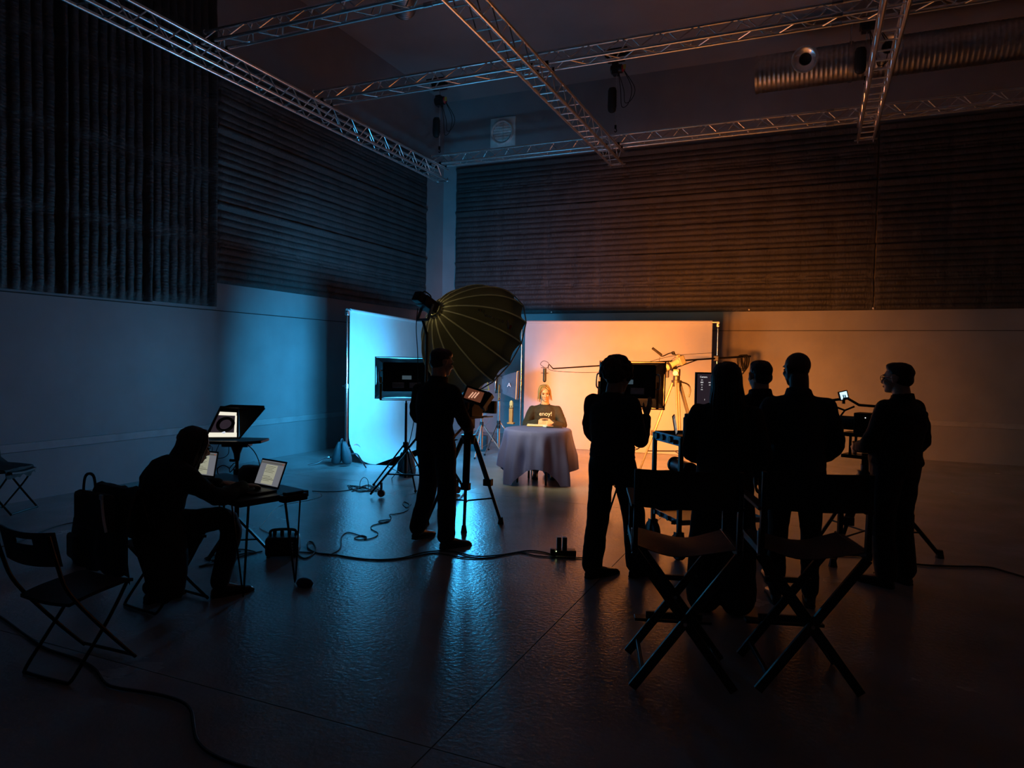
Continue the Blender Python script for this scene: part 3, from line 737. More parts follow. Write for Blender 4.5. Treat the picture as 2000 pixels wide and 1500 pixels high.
# chair the seated man sits on
def plain_chair(label, p, rz):
    t = thing('dining_chair', label, 'chair', p, rz)
    ob('seat', MB().box((0, 0, .445), (.42, .42, .03)), black_p, t, bevel=.01)
    ob('backrest', MB().box((0, -.21, .72), (.40, .025, .22), Matrix.Rotation(R_(8), 3, 'X')), black_p, t, bevel=.008)
    for x in (-.18, .18):
        ob('leg', MB().cyl((x, .18, 0), (x, .17, .43), .012, n=8), chrome, t); ob('leg', MB().cyl((x, -.20, 0), (x, -.18, .43), .012, n=8), chrome, t)
        ob('back_post', MB().cyl((x, -.185, .43), (x, -.215, .80), .011, n=8), chrome, t)
    return t
SUBJ = V((-3.69, 9.78, 0)); SF = face(.36, -.93)
plain_chair('black chair with metal legs under the person behind the table', SUBJ, SF)

# ================================================================ BOOM MICROPHONE
mic = Dp(1064, 722, 10.4); cl = V((-1.60, 12.93, 0)) + V((0, -.05, 1.78)); d = (Dp(1084, 721, 10.4) - cl).normalized()
t = thing('boom_microphone', 'boom pole with microphone reaching in over the round table', 'boom microphone', cl)
pe = Dp(1080, 720, 10.4); tail = cl - (pe - cl).normalized() * .95
ob('boom_pole', MB().cyl(cl, pe, .016, .010, n=10), black_mt, t, world=True); ob('boom_pole', MB().cyl(tail, cl, .020, n=10), black_mt, t, world=True)
ob('pole_clamp', MB().box(cl, (.09, .09, .10)), black_p, t, world=True, bevel=.01)
ob('brace_arm', MB().cyl(cl.lerp(pe, .13), cl.lerp(pe, .34) + V((0, 0, -.16)), .010, n=8), black_mt, t, world=True)
ob('battery_box', MB().box(cl.lerp(pe, .345) + V((0, 0, -.20)), (.09, .08, .14)), black_p, t, world=True, bevel=.006)
m_ = ob('microphone', MB().cyl(mic + V((0, 0, .02)), mic + V((0, 0, -.16)), .026, n=14).ell(mic + V((0, 0, -.16)), (.027, .027, .03), nu=14, nv=8), black_p, t, world=True)
for dz in (-.05, .03): ob('shock_ring', MB().lathe([(.05, -.004), (.058, -.004), (.058, .004), (.05, .004)], mic + V((0, 0, dz)), (0, 0, 1), 20, closed=True), black_mt, m_, world=True)
ob('mount_arm', MB().tube([mic + V((.05, .0, .03)), mic + V((.07, 0, .08)), pe], .009, 6), black_mt, t, world=True)
ob('signal_cable', MB().tube(cr([mic + V((0, 0, .03)), mic + V((-.07, 0, .08)), mic + V((-.02, 0, .13)), mic + V((.05, .02, .10)), pe + V((0, 0, -.03)), pe.lerp(cl, .25) + V((0, 0, -.10)), pe.lerp(cl, .45) + V((0, 0, -.04)), pe.lerp(cl, .7) + V((0, 0, .09)), cl + V((0, 0, .10))], 8), .004, 5), rubber, t, world=True)
for k in range(11):
    q = tail.lerp(cl, .12 + .18 * k / 11); w = .05 + .015 * rnd.random(); L = .22 + .12 * rnd.random()
    ob('cable_loop', MB().tube(cr([q + V((-w, 0, -.02)), q + V((-w * .7, 0, -L * .7)), q + V((0, 0, -L)), q + V((w * .8, 0, -L * .7)), q + V((w, 0, -.02)), q + V((0, 0, .035))], 5, closed=True), .006, 5, closed=True), rubber, t, world=True)

# ================================================================ TRIPODS
def tripod(label, feet, apex, mt, r=.018, seg=2, group=None, spreader=True, bowl=True):
    """three telescoping legs from the apex to the given floor points"""
    c = sum((V((f[0], f[1], 0)) for f in feet), V((0, 0, 0))) / 3
    t = thing('camera_tripod', label, 'tripod', c)
    for f in feet:
        f = V((f[0], f[1], .02)); d = V((f.x - apex.x, f.y - apex.y, 0)).normalized(); top = apex + d * .06; s = V((-d.y, d.x, 0))
        mid = top.lerp(f, .52)
        lg = ob('leg', MB().cyl(top + s * r * .9, mid + s * r * .9, r, n=10).cyl(top - s * r * .9, mid - s * r * .9, r, n=10), mt, t, world=True)
        ob('lower_leg', MB().cyl(mid.lerp(top, .1), f, r * .85, n=10), mt, lg, world=True)
        ob('leg_lock', MB().box(mid, (r * 4.6, r * 3.2, .07)), black_p, lg, world=True, bevel=.004)
        ob('foot', MB().cyl(f - V((0, 0, .02)), f + V((0, 0, .05)), r * 1.7, r * 1.1, n=10), rubber, lg, world=True)
        if spreader: ob('spreader_arm', MB().cyl(V((apex.x, apex.y, mid.z * .62)), V((0, 0, mid.z * .62)) + V((mid.lerp(f, .38).x, mid.lerp(f, .38).y, 0)), .008, n=8), black_mt, t, world=True)
    ob('crown', MB().cyl(apex - V((0, 0, .05)), apex + V((0, 0, .04)), .065, .075, n=18), black_p, t, world=True)
    ob('fluid_head', MB().cyl(apex + V((0, 0, .04)), apex + V((0, 0, .10)), .05, n=16).box(apex + V((0, 0, .15)), (.09, .11, .10)), black_p, t, world=True, bevel=.006)
    return t
# tripod in front of the standing camera operator
ft = [F(978, 1023).xy, F(906, 1040).xy, F(833, 1024).xy]; ap = V((-3.15, 6.20, .90))
tp = tripod('black video tripod in front of the standing camera operator', ft, ap, black_mt, .019)
ob('pan_handle', MB().cyl(ap + V((0, -.03, .16)), ap + V((.02, -.42, .02)), .012, n=8).cyl(ap + V((.016, -.34, .048)), ap + V((.02, -.44, .012)), .017, n=8), orange_m, tp, world=True)
cam0 = V((-3.13, 6.24, 1.11)); FY = V((.12, .99, 0))
def video_camera(label, p, d, monitor=True, big=1.0):
    t = thing('video_camera', label, 'video camera'); d = V(d).normalized(); aim(t, p, d)          # local z = lens direction, y = up
    b = ob('camera_body', MB().box((0, .09, -.02), (.13, .16, .22)), black_p, t, bevel=.008)
    ob('lens_barrel', MB().lathe([(.045, .08), (.055, .09), (.055, .15), (.048, .16), (.048, .22), (.062, .24), (.062, .30), (.05, .30)], (0, .10, 0), (0, 0, 1), 24), black_p, t)
    for z in (.105, .135, .175, .20): ob('focus_ring', MB().lathe([(.048, z - .006), (.0585, z - .006), (.0585, z + .006), (.048, z + .006)], (0, .10, 0), (0, 0, 1), 24, closed=True), mat('amber_ring', (.35, .20, .08), .4, .3), t)
    ob('matte_box', MB().box((0, .10, .33), (.17, .13, .06)), black_p, t, bevel=.005)
    ob('top_handle', MB().tube([(0, .17, -.10), (0, .24, -.09), (0, .25, .06), (0, .17, .08)], .012, 8), black_mt, t)
    ob('battery', MB().box((0, .09, -.16), (.10, .13, .06)), black_p, t, bevel=.006)
    ob('base_plate', MB().box((0, .0, .0), (.09, .02, .30)), black_mt, t)
    for s in (-1, 1): ob('rod', MB().cyl((s * .035, .0, -.20), (s * .035, .0, .36), .0075, n=8), chrome, t)
    return t
vc = video_camera('dark video camera on the tripod before the camera operator', cam0, (.06, .99, -.04))
mn = thing('field_monitor', 'small camera monitor glowing red-brown beside the dome softbox', 'monitor'); aim(mn, Dp(926, 772, 6.55), V((.18, -.85, .34)))
ob('casing', MB().box((0, 0, -.015), (.22, .15, .03), Matrix.Rotation(R_(-16), 3, 'Z')), black_p, mn, bevel=.006)
ob('screen', MB().box((0, 0, .002), (.17, .105, .004), Matrix.Rotation(R_(-16), 3, 'Z')), glow('monitor_brown', (.40, .12, .06), .22), mn)
for k in range(3): ob('picture_streak', MB().box((-.03 + k * .028, .0, .005), (.012, .07, .002), Matrix.Rotation(R_(-36), 3, 'Z')), glow('monitor_streak', (1, .5, .32), .6), mn)
ob('sunhood', MB().box((.13, -.06, .02), (.05, .16, .10), Matrix.Rotation(R_(-30), 3, 'Z')), black_p, mn, bevel=.006)
ob('arm', MB().cyl((0, -.08, -.02), (-.09, -.22, -.03), .010, n=8), black_mt, mn)
# second camera with a long pale lens against the orange backdrop
ft = [F(1243, 938).xy, (-1.62, 9.62), (-1.42, 10.52)]; ap = Dp(1321, 748, 9.95)
tp = tripod('silver tripod standing against the orange backdrop', ft, ap, mat('grey_alloy', (.13, .13, .11), .45, .3), .017)
ob('red_stripe', MB().box(V((0, 0, 0)).lerp(ap, 0) + V((.015, -.03, -.25)), (.012, .012, .30), Matrix.Rotation(R_(4), 3, 'Y')), red_p, tp, world=True)
ob('head_dial', MB().cyl(ap + V((0, -.06, .14)), ap + V((.0, -.09, .14)), .035, n=16), cream_lens, tp, world=True)
ob('pan_handle', MB().tube(cr([ap + V((.06, 0, .02)), ap + V((.16, .04, -.02)), ap + V((.19, .05, -.10)), ap + V((.17, .05, -.20))], 5), .011, 8), black_mt, tp, world=True)
t = thing('telephoto_camera', 'camera with long cream telephoto lens pointing down to the left', 'camera')
c0 = ap + V((.0, 0, .30)); tip_ = Dp(1284, 727, 9.85); d = (tip_ - c0).normalized(); aim(t, c0, d)
ob('camera_body', MB().box((0, 0, -.06), (.14, .13, .09)).box((0, .075, -.05), (.06, .04, .06)), mat('grey_green_body', (.16, .16, .13), .45), t, bevel=.012)
ob('lens_barrel', MB().lathe([(.040, -.02), (.043, .0), (.043, .09), (.052, .11), (.052, .30), (.060, .32), (.064, .40), (.055, .40)], (0, 0, 0), (0, 0, 1), 24), cream_lens, t)
for z0, z1, r in ((.13, .165, .0545), (.215, .275, .0545), (.385, .402, .066)): ob('focus_ring', MB().lathe([(.05, z0), (r, z0), (r, z1), (.05, z1)], (0, 0, 0), (0, 0, 1), 24, closed=True), rubber, t)
ob('lens_foot', MB().box((0, -.06, .08), (.035, .05, .09)), black_mt, t, bevel=.004)
ob('microphone_arm', MB().tube(cr([(0, .08, -.04), (.01, .16, .04), (.0, .17, .16), (-.01, .19, .20)], 5), .008, 6), black_mt, t)
ob('small_microphone', MB().cyl((-.01, .19, .18), (-.01, .34, .27), .018, n=10), black_p, t)
ob('arm_knob', MB().box((0, .14, .0), (.05, .05, .03)), black_mt, t, bevel=.006)
ob('loose_cable', MB().tube(cr([(0, .18, .22), (-.03, .10, .24), (-.02, .05, .15), (0, .07, .02)], 6), .0035, 5), rubber, t)

# ================================================================ DESK AREA (left)
DR = R_(-14.5)
desk = thing('work_desk', 'low dark desk with thin hairpin legs and laptops on it', 'desk', (-4.06, 4.01, 0), DR)
ob('desktop', MB().box((0, 0, .675), (1.16, .56, .045)), wood_blk, desk, bevel=.006)
for sx_ in (-1, 1):
    for sy_ in (-1, 1):
        bx, by = sx_ * .50, sy_ * .21; pts = [(bx - sx_ * .09, by + .05 * sy_ * 0 - .03, .655), (bx + sx_ * .005, by, .03), (bx + sx_ * .012, by, .006), (bx + sx_ * .02, by, .03), (bx + sx_ * .03, by + .03, .655)]
        lg = ob('hairpin_leg', MB().tube(pts, .006, 8), black_mt, desk)
        ob('leg_rod', MB().cyl((bx - sx_ * .03, by - sy_ * .06, .655), (bx + sx_ * .012, by, .015), .006, n=8), black_mt, lg)
        ob('leg_plate', MB().box((bx - sx_ * .03, by, .652), (.15, .12, .004)), black_mt, lg)
dl = lambda x, y, z: V((-4.06 + x * math.cos(DR) - y * math.sin(DR), 4.01 + x * math.sin(DR) + y * math.cos(DR), z))
def laptop(label, p, rz, open_=105, screen='doc', W=.30, Dd=.21):
    t = thing('laptop', label, 'laptop', p, rz)                    # user sits at local -y
    b = ob('base', MB().box((0, 0, .009), (W, Dd, .016)), mat('dark_aluminium', (.07, .07, .075), .4, .7), t, bevel=.003)
    ob('keyboard', MB().box((0, .03, .0175), (W * .88, Dd * .48, .002)), black_p, b); ob('trackpad', MB().box((0, -.065, .0175), (.10, .06, .002)), black_mt, b)
    M = Matrix.Rotation(R_(open_ - 90), 4, 'X'); M = Matrix.Translation((0, Dd / 2, .016)) @ Matrix.Rotation(-R_(open_ - 90), 4, 'X')
    def lidpart(name, c, s, mt, parent):
        mb = MB().box(c, s); me = mb.mesh(name); me.transform(M); return ob(name, me, mt, parent)
    lid = lidpart('lid', (0, .004, Dd / 2 + .003), (W, .008, Dd), mat('dark_aluminium', (.07, .07, .075), .4, .7), t)
    lidpart('screen', (0, -.0008, Dd / 2 + .004), (W * .94, .002, Dd * .86), glow('screen_grey', (.36, .37, .42), .30), lid)
    lidpart('page', (0, -.0020, Dd / 2 - .006), (W * .46, .001, Dd * .70), glow('screen_page', (.62, .62, .46), .38), lid)
    lidpart('menu_bar', (0, -.0020, Dd * .885), (W * .94, .001, .016), glow('screen_bar', (.30, .29, .27), .22), lid)
    lidpart('page_break', (0, -.0028, Dd * .30), (W * .46, .001, .003), black_p, lid)
    lidpart('close_button', (W * .42, -.0028, Dd * .885), (.008, .001, .006), glow('screen_red', (.8, .1, .05), .5), lid)
    for k in range(9): lidpart('text_line', (-.004 - .01 * (k % 3), -.0028, Dd * .76 - k * .011 - (.02 if k > 4 else 0)), (W * (.36 - .03 * (k % 3)), .0006, .0022), mat('screen_ink', (.10, .10, .09), .6), lid)
    return t
laptop('open laptop showing a document on the right end of the desk', dl(.33, -.03, .698), DR + R_(2), 112)
laptop('open laptop half hidden behind the head of the person at the desk', dl(-.42, -.12, .698), DR + R_(14), 102)
single('power_strip', MB().box((0, 0, 0), (.07, .20, .05), Matrix.Rotation(DR, 3, 'Z')).box((.0, .0, .035), (.05, .15, .02), Matrix.Rotation(DR, 3, 'Z')), black_p, 'small black power strip fixed on the desk\'s right end', 'power strip', (0, 0, 0), bevel=.006).location = dl(.617, .12, .672)
mb = MB(); rings = []
for k, (z, s) in enumerate(((0, .9), (.05, 1), (.10, .9), (.13, .6))): rings.append([dl(.0 + .15 * s * math.cos(a) * (1 + .2 * noise.noise(V((a * 2, k, 3)))), .17 + .09 * s * math.sin(a), .699 + z) for a in [i * math.pi / 9 for i in range(18)]])
single('camera_bag', mb.loft(rings), canvas, 'low black bag on the desk behind the laptops', 'bag', dl(-.03, .17, .699), ang=60)
# teleprompter on its stand behind the desk
tx, ty = -4.47, 4.47
t = thing('prompter_stand', 'black stand carrying the teleprompter behind the desk', 'stand', (tx, ty, 0))
ob('column', MB().cyl((tx, ty, .10), (tx, ty, .70), .020, n=12), black_mt, t, world=True); ob('column', MB().cyl((tx, ty, .70), (tx, ty, .88), .014, n=12), black_mt, t, world=True)
ob('collar', MB().cyl((tx, ty, .66), (tx, ty, .73), .03, n=12), black_p, t, world=True); ob('head', MB().lathe([(.02, .80), (.028, .86), (.05, .92), (.06, .955)], (tx, ty, 0), n=16), black_p, t, world=True)
ob('lock_knob', MB().cyl((tx, ty, .80), (tx - .06, ty - .02, .80), .012, n=8), black_p, t, world=True)
for a in (R_(25), R_(145), R_(265)):
    ob('leg', MB().bar((tx, ty, .32), (tx + .29 * math.cos(a), ty + .29 * math.sin(a), .015), .03, .02), black_mt, t, world=True)
    ob('strut', MB().bar((tx, ty, .12), (tx + .19 * math.cos(a), ty + .19 * math.sin(a), .13), .02, .012), black_mt, t, world=True)
PA = CR.xy.to_3d().normalized() if hasattr(CR.xy, 'to_3d') else V((CR.x, CR.y, 0)).normalized()
t = thing('teleprompter', 'teleprompter with tilted glass and black hood on stand tray', 'teleprompter', (tx, ty, .957), math.atan2(PA.y, PA.x))
ob('tray', MB().prism([(-.235, -.10, 0), (-.215, -.17, 0), (.10, -.17, 0), (.225, -.06, 0), (.225, .14, 0), (-.18, .15, 0)], (0, 0, .025)), black_p, t, bevel=.006)
ob('tray_bracket', MB().box((0, 0, -.02), (.22, .12, .03)), black_mt, t, bevel=.006)
# tilted glass leaning back, and the hood behind it
g0, g1, g2, g3 = V((-.225, -.11, .035)), V((.035, -.06, .035)), V((-.03, .10, .275)), V((-.165, .06, .285))
ob('glass_frame', MB().prism([g0, g1, g2, g3], (0, .012, 0)), black_p, t)
def on_glass(u, v, off): return (g0.lerp(g1, u)).lerp(g3.lerp(g2, u), v) + V((.05, -1, .5)).normalized() * off
def glass_quad(name, u0, u1, v0, v1, off, mt): return ob(name, MB().prism([on_glass(u0, v0, off), on_glass(u1, v0, off), on_glass(u1, v1, off), on_glass(u0, v1, off)], V((.05, -1, .5)).normalized() * -.003), mt, t)
pgm = glow('prompter_page', (.80, .75, .62), .85)
glass_quad('page_edge', .05, .95, .06, .20, .006, pgm); glass_quad('page_edge', .08, .92, .76, .87, .006, pgm); glass_quad('page_edge', .86, .94, .20, .76, .006, pgm)
glass_quad('dark_picture', .07, .86, .20, .76, .005, glow('prompter_dark', (.035, .025, .035), .5))
cc = on_glass(.52, .46, .010); ex = (g1 - g0).normalized(); ey = (on_glass(.5, .9, 0) - on_glass(.5, .1, 0)).normalized()
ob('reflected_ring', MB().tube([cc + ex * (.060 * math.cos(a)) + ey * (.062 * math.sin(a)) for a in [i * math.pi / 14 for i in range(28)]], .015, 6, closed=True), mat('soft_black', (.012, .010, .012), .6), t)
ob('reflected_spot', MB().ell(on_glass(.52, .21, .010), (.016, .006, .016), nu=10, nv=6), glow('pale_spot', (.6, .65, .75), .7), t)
ob('hood', MB().prism([g1 + V((.012, .0, 0)), V((.215, .05, .285)), V((.195, .10, .30)), g2 + V((0, .012, .0))], (-.004, .012, 0)).prism([g3, g2, V((.195, .10, .30)), V((-.12, .16, .30))], (0, 0, .008)), mat('dark_hood_cloth', (.02, .022, .026), .7), t)
ob('hood_frame', MB().tube([g1, V((.215, .05, .285)), g3 + V((.0, 0, .01)), g0], .008, 6), black_p, t)
single('red_box', MB().box((0, 0, .018), (.085, .06, .036)), red_dk, 'small dull red box on the teleprompter tray', 'box', (tx + PA.x * .015 + PA.y * .13, ty + PA.y * .015 - PA.x * .13, .9825), bevel=.003)
# power box under the desk
pb = thing('power_box', 'black power box with sockets on the floor behind the desk', 'power box', (-4.10, 4.62, 0), math.atan2(PA.y, PA.x) + R_(10))
b = ob('casing', MB().box((0, 0, .09), (.27, .20, .16)), black_p, pb, bevel=.025)
ob('carry_handle', MB().tube(cr([(-.10, 0, .16), (-.09, 0, .215), (.09, 0, .215), (.10, 0, .16)], 5), .012, 8), black_p, pb)
for k in range(4): ob('vent_slot', MB().box((.085, -.101, .05 + k * .026), (.018, .004, .010)), steel, b)
for k in range(3): ob('plug', MB().box((-.07 + k * .06, .02, .185), (.03, .035, .05)), black_mt, pb, bevel=.004)
for q in (-.11, .11): ob('foot', MB().cyl((q, -.07, 0), (q, -.07, .012), .015, n=8), rubber, pb)
# bundle at the foot of the desk leg
c = F(586, 1149); mb = MB(); rings = []
for k, (z, s) in enumerate(((0, .9), (.025, 1.05), (.05, .8), (.062, .35))): rings.append([V((c.x + .065 * s * math.cos(a) * (1 + .25 * noise.noise(V((math.cos(a) * 2, math.sin(a) * 2, k)))), c.y + .05 + .045 * s * math.sin(a) * (1 + .25 * noise.noise(V((math.cos(a) * 2, k, math.sin(a) * 2)))), z)) for a in [i * math.pi / 9 for i in range(18)]])
single('cloth_bundle', mb.loft(rings), mat('dark_blue_cloth', (.02, .03, .08), .7), 'dark blue cloth bundle on floor at the desk leg', 'cloth', (c.x, c.y + .05, 0), ang=60)

# ================================================================ FOLDING CHAIRS
def folding_chair(label, p, rz):
    """local +y = the way the sitter faces"""
    t = thing('folding_chair', label, 'folding chair', p, rz, group='black folding chairs')
    w = .19
    # moulded seat
    P = []
    for j in range(9):
        row = []
        for i in range(9):
            x = (i / 8 - .5) * .37; y = -.17 + j / 8 * .37; z = .445 + .018 * (j / 8) ** 2 - .012 * math.sin(math.pi * i / 8) - (.02 * (1 - j / 4) ** 2 if j < 4 else 0)
            if j == 8: z -= .012
            row.append(V((x, y, z)))
        P.append(row)
    ob('seat', MB().sheet(P, V((0, 0, 1)), .018), black_p, t, ang=60)
    # curved back panel with a hand slot (built from strips around the slot)
    P1, P2, P3, P4 = [], [], [], []
    def bp(x, z): return V((x, -.235 - .03 * math.cos(x / .20 * 1.4) - (z - .68) * .22, z + .012 * (x / .2) ** 2))
    def strip(x0, x1, z0, z1, nx): return [[bp(x0 + (x1 - x0) * i / nx, z0 + (z1 - z0) * j / 3) for i in range(nx + 1)] for j in range(4)]
    b = ob('backrest', MB().sheet(strip(-.20, .20, .62, .735, 10), V((0, -1, .2)), .014).sheet(strip(-.20, .20, .765, .80, 10), V((0, -1, .2)), .014).sheet(strip(-.20, -.07, .735, .765, 4), V((0, -1, .2)), .014).sheet(strip(.07, .20, .735, .765, 4), V((0, -1, .2)), .014), black_p, t, ang=60)
    for s in (-1, 1):
        ob('back_tube', MB().tube(cr([(s * .205, -.29, .80), (s * .205, -.245, .64), (s * .20, -.18, .48), (s * .20, .02, .22), (s * .20, .20, .012)], 5), .0105, 8), black_mt, t)
        ob('front_leg_tube', MB().tube(cr([(s * .175, .17, .44), (s * .178, .06, .28), (s * .178, -.13, .05)], 4), .0095, 8), black_mt, t)
    ob('floor_bar', MB().cyl((-.20, .195, .022), (.20, .195, .022), .0095, n=8), black_mt, t)
    ob('floor_bar', MB().tube(cr([(-.178, -.125, .055), (-.17, -.16, .014), (-.13, -.17, .011), (.13, -.17, .011), (.17, -.16, .014), (.178, -.125, .055)], 5), .0095, 8), black_mt, t)
    return t
CHA = folding_chair('empty black folding chair nearest the camera at lower left', (-3.61, 2.47, 0), R_(2))
CHB = folding_chair('black folding chair under the person sitting at the desk', (-4.02, 3.36, 0), R_(-6))
CHC = folding_chair('black folding chair with dark coat at left wall edge', (-7.76, 4.56, 0), R_(-66))
def coat(label, chair_loc, rz, seed, front=True):
    P = []
    prof = ([(.16, .40), (.14, .475), (.0, .49), (-.13, .50)] if front else []) + [(-.20, .56), (-.225, .68), (-.235, .80), (-.275, .85), (-.325, .845), (-.36, .76), (-.375, .60), (-.385, .42), (-.37, .30)]
    for j, (y, z) in enumerate(prof):
        row = []
        for i in range(15):
            x = (i / 14 - .5) * (.44 + .02 * (j > 6)); row.append(V((x, y - .015 * math.sin(i * 1.3 + seed) * (1 if j > 6 else .3) - .02 * noise.noise(V((i * .5, j * .6, seed))), z + (.05 * noise.noise(V((i * .4, seed, 0))) if j in (0, len(prof) - 1) else .012 * noise.noise(V((i * .6, j * .5, seed)))))))
        P.append(row)
    o = ob('draped_coat', MB().sheet(P, V((0, -.5, .85)), .018), canvas, None, ang=60); o.location = chair_loc; o.rotation_euler = (0, 0, rz)
    setprops(o, label, 'coat'); return o
coat('dark coat draped over the chair back at left wall', (-7.76, 4.56, 0), R_(-66), 1)
coat('dark coat hanging over the chair back at the desk', (-4.02, 3.36, 0), R_(-6), 2, False)
# backpack standing behind the woman's chair
c = F(172, 1098); bp_ = thing('backpack', 'black backpack standing on floor behind the chair at the desk', 'backpack', (c.x, c.y, 0), R_(-20)); mb = MB(); rings = []
for k, (z, a_, b_) in enumerate(((.0, .15, .09), (.05, .17, .11), (.22, .165, .105), (.36, .14, .09), (.43, .09, .06), (.45, .03, .02))): rings.append([V((a_ * math.copysign(abs(math.cos(a)) ** .7, math.cos(a)), b_ * math.copysign(abs(math.sin(a)) ** .7, math.sin(a)), z)) for a in [i * math.pi / 10 for i in range(20)]])
ob('bag_body', mb.loft(rings), canvas, bp_, ang=60); ob('front_pocket', MB().box((0, -.105, .15), (.22, .05, .20)), canvas, bp_, bevel=.03); ob('grab_loop', MB().tube(cr([(-.05, 0, .43), (-.04, 0, .49), (.04, 0, .49), (.05, 0, .43)], 5), .008, 6), canvas, bp_)
t = thing('shoulder_bag', 'black shoulder bag with pale strap hung on the chair back at the desk', 'bag', (-4.05, 3.0, .62), R_(-6))
ob('bag_body', MB().box((-.03, -.085, .09), (.37, .07, .24)), canvas, t, bevel=.03); ob('strap_loop', MB().tube(cr([(-.15, -.085, .19), (-.13, -.085, .29), (-.08, -.085, .32), (-.03, -.085, .30), (-.01, -.085, .20)], 6), .009, 6), canvas, t)
ob('pale_strap', MB().tube(cr([(.12, -.125, .20), (.135, -.13, .14), (.150, -.13, .06), (.165, -.125, -.01)], 5), .008, 6), white_p, t); ob('strap_buckle', MB().box((.12, -.128, .20), (.03, .01, .03)), steel, t)

# ================================================================ DIRECTOR'S CHAIRS
def director_chair(label, p, rz, W=.52):
    t = thing('director_chair', label, 'director chair', p, rz, group='tall folding director chairs')
    h = W / 2; zs = .72; D = .205
    for y in (-D, D):
        off = .014 if y < 0 else -.014
        ob('leg', MB().bar((-h, y - off, .012), (h, y - off, zs), .022, .046, V((0, 1, 0)).cross(V((1, 0, 1)))), wood_blk, t, bevel=.003)
        ob('leg', MB().bar((h, y + off, .012), (-h, y + off, zs), .022, .046, V((0, 1, 0)).cross(V((1, 0, -1)))), wood_blk, t, bevel=.003)
    for s in (-1, 1):
        ob('foot_rail', MB().bar((s * (h - .055), -D, .085), (s * (h - .055), D, .085), .022, .03), wood_blk, t, bevel=.003)
        ob('seat_rail', MB().bar((s * h, -D - .03, zs + .015), (s * h, D + .03, zs + .015), .030, .040), wood_blk, t, bevel=.004)
        ob('rear_post', MB().bar((s * h, -D, zs), (s * h, -D - .02, 1.15), .024, .034, V((0, 1, 0))), wood_blk, t, bevel=.003)
        ob('front_post', MB().bar((s * h, D - .02, zs), (s * h, D - .02, .945), .024, .034, V((0, 1, 0))), wood_blk, t, bevel=.003)
        ob('arm_rest', MB().bar((s * h, -D - .02, .958), (s * h, D + .05, .958), .052, .020), wood_blk, t, bevel=.004)
        ob('hinge', MB().box((s * (h + .018), -D, zs + .06), (.006, .022, .12)), steel, t, bevel=.002)
    P = [[V((-h + (i / 12) * W, -D - .005 + j / 4 * (2 * D + .01), zs + .037 - .05 * math.sin(math.pi * i / 12) - .01 * math.sin(j + i * .5) * math.sin(math.pi * i / 12))) for i in range(13)] for j in range(5)]
    ob('seat', MB().sheet(P, V((0, 0, 1)), .004), seat_can, t, ang=60)
    P = [[V((-h - .014 + (i / 10) * (W + .028), -D - .012 - .045 * math.sin(math.pi * i / 10), .955 + j / 3 * .195)) for i in range(11)] for j in range(4)]
    ob('back_canvas', MB().sheet(P, V((0, -1, 0)), .005), canvas, t, ang=60)
    ob('stretcher', MB().bar((-.16, D + .025, .235), (.16, D + .025, .235), .022, .04), wood_blk, t, bevel=.003)
    ob('stretcher', MB().bar((-.13, D + .025, .46), (.13, D + .025, .46), .022, .03), wood_blk, t, bevel=.003)
    ob('foot_rest', MB().bar((-.22, D + .09, .19), (.22, D + .09, .19), .07, .018), wood_blk, t, bevel=.003)
    ob('pivot_bolt', MB().cyl((0, -D - .03, zs / 2), (0, -D + .03, zs / 2), .010, n=8), steel, t); ob('pivot_bolt', MB().cyl((0, D - .03, zs / 2), (0, D + .03, zs / 2), .010, n=8), steel, t)
    return t
director_chair('black wooden director chair nearer the orange-lit floor', (-.63, 3.80, 0), R_(17))
director_chair('black wooden director chair, the right-hand one of the two', (-.03, 4.05, 0), R_(17))

# ================================================================ CART
ca = V((-1.33, 6.43, 0)); ux = V((.30, -.40, 0)).normalized(); uy = V((.80, .60, 0))
ct = thing('equipment_cart', 'steel equipment cart with shelves and big wheels', 'cart', ca)
def cp(a, b, z): return ca + ux * a + uy * b + V((0, 0, z))
LA, LB = .52, .82
for a in (0, LA):
    for b in (0, LB): ob('post', MB().bar(cp(a, b, .22), cp(a, b, 1.05 if b < .1 else 1.10), .035, .035, ux), black_mt, ct, world=True, bevel=.003)
for z, n_ in ((1.01, 'top'), (.66, 'middle'), (.31, 'bottom')):
    sh = ob('shelf', MB().prism([cp(0, 0, z), cp(LA, 0, z), cp(LA, LB, z), cp(0, LB, z)], (0, 0, .012)), black_mt, ct, world=True)
    hh = .085 if z > .9 else .045
    for p0, p1 in (((0, 0), (LA, 0)), ((LA, 0), (LA, LB)), ((LA, LB), (0, LB)), ((0, LB), (0, 0))):
        ob('side_rail', MB().bar(cp(*p0, z + .01), cp(*p1, z + .01), .012, hh), blue_mt, sh, world=True, bevel=.003)
    if z > .9 or z < .4:
        for a in (.06, .18, .33): ob('rail_dial', MB().cyl(cp(a, -.008, z + .01), cp(a, -.022, z + .01), .028 if z > .9 else .022, n=14), black_p, sh, world=True)
        ob('rail_socket', MB().box(cp(.44, -.012, z), (.035, .035, .035)), black_p, sh, world=True)
for a in (0, LA):
    for b in (0, LB):
        w = cp(a, b, .115); wh = ob('wheel', MB().lathe([(.06, -.028), (.105, -.03), (.115, -.015), (.115, .015), (.105, .03), (.06, .028)], w, uy, 28), rubber, ct, world=True)
        ob('wheel_hub', MB().cyl(w - uy * .032, w + uy * .032, .05, n=18), black_mt, wh, world=True); ob('caster_fork', MB().bar(w + V((0, 0, 0)) - uy * .04, cp(a, b, .24) - uy * .03, .05, .012).bar(w + uy * .04, cp(a, b, .24) + uy * .03, .05, .012), black_mt, wh, world=True)
ob('push_bar', MB().tube([cp(0, 0, .66), cp(-.12, -.05, .66), cp(-.12, -.05, .64)], .012, 8), black_mt, ct, world=True)
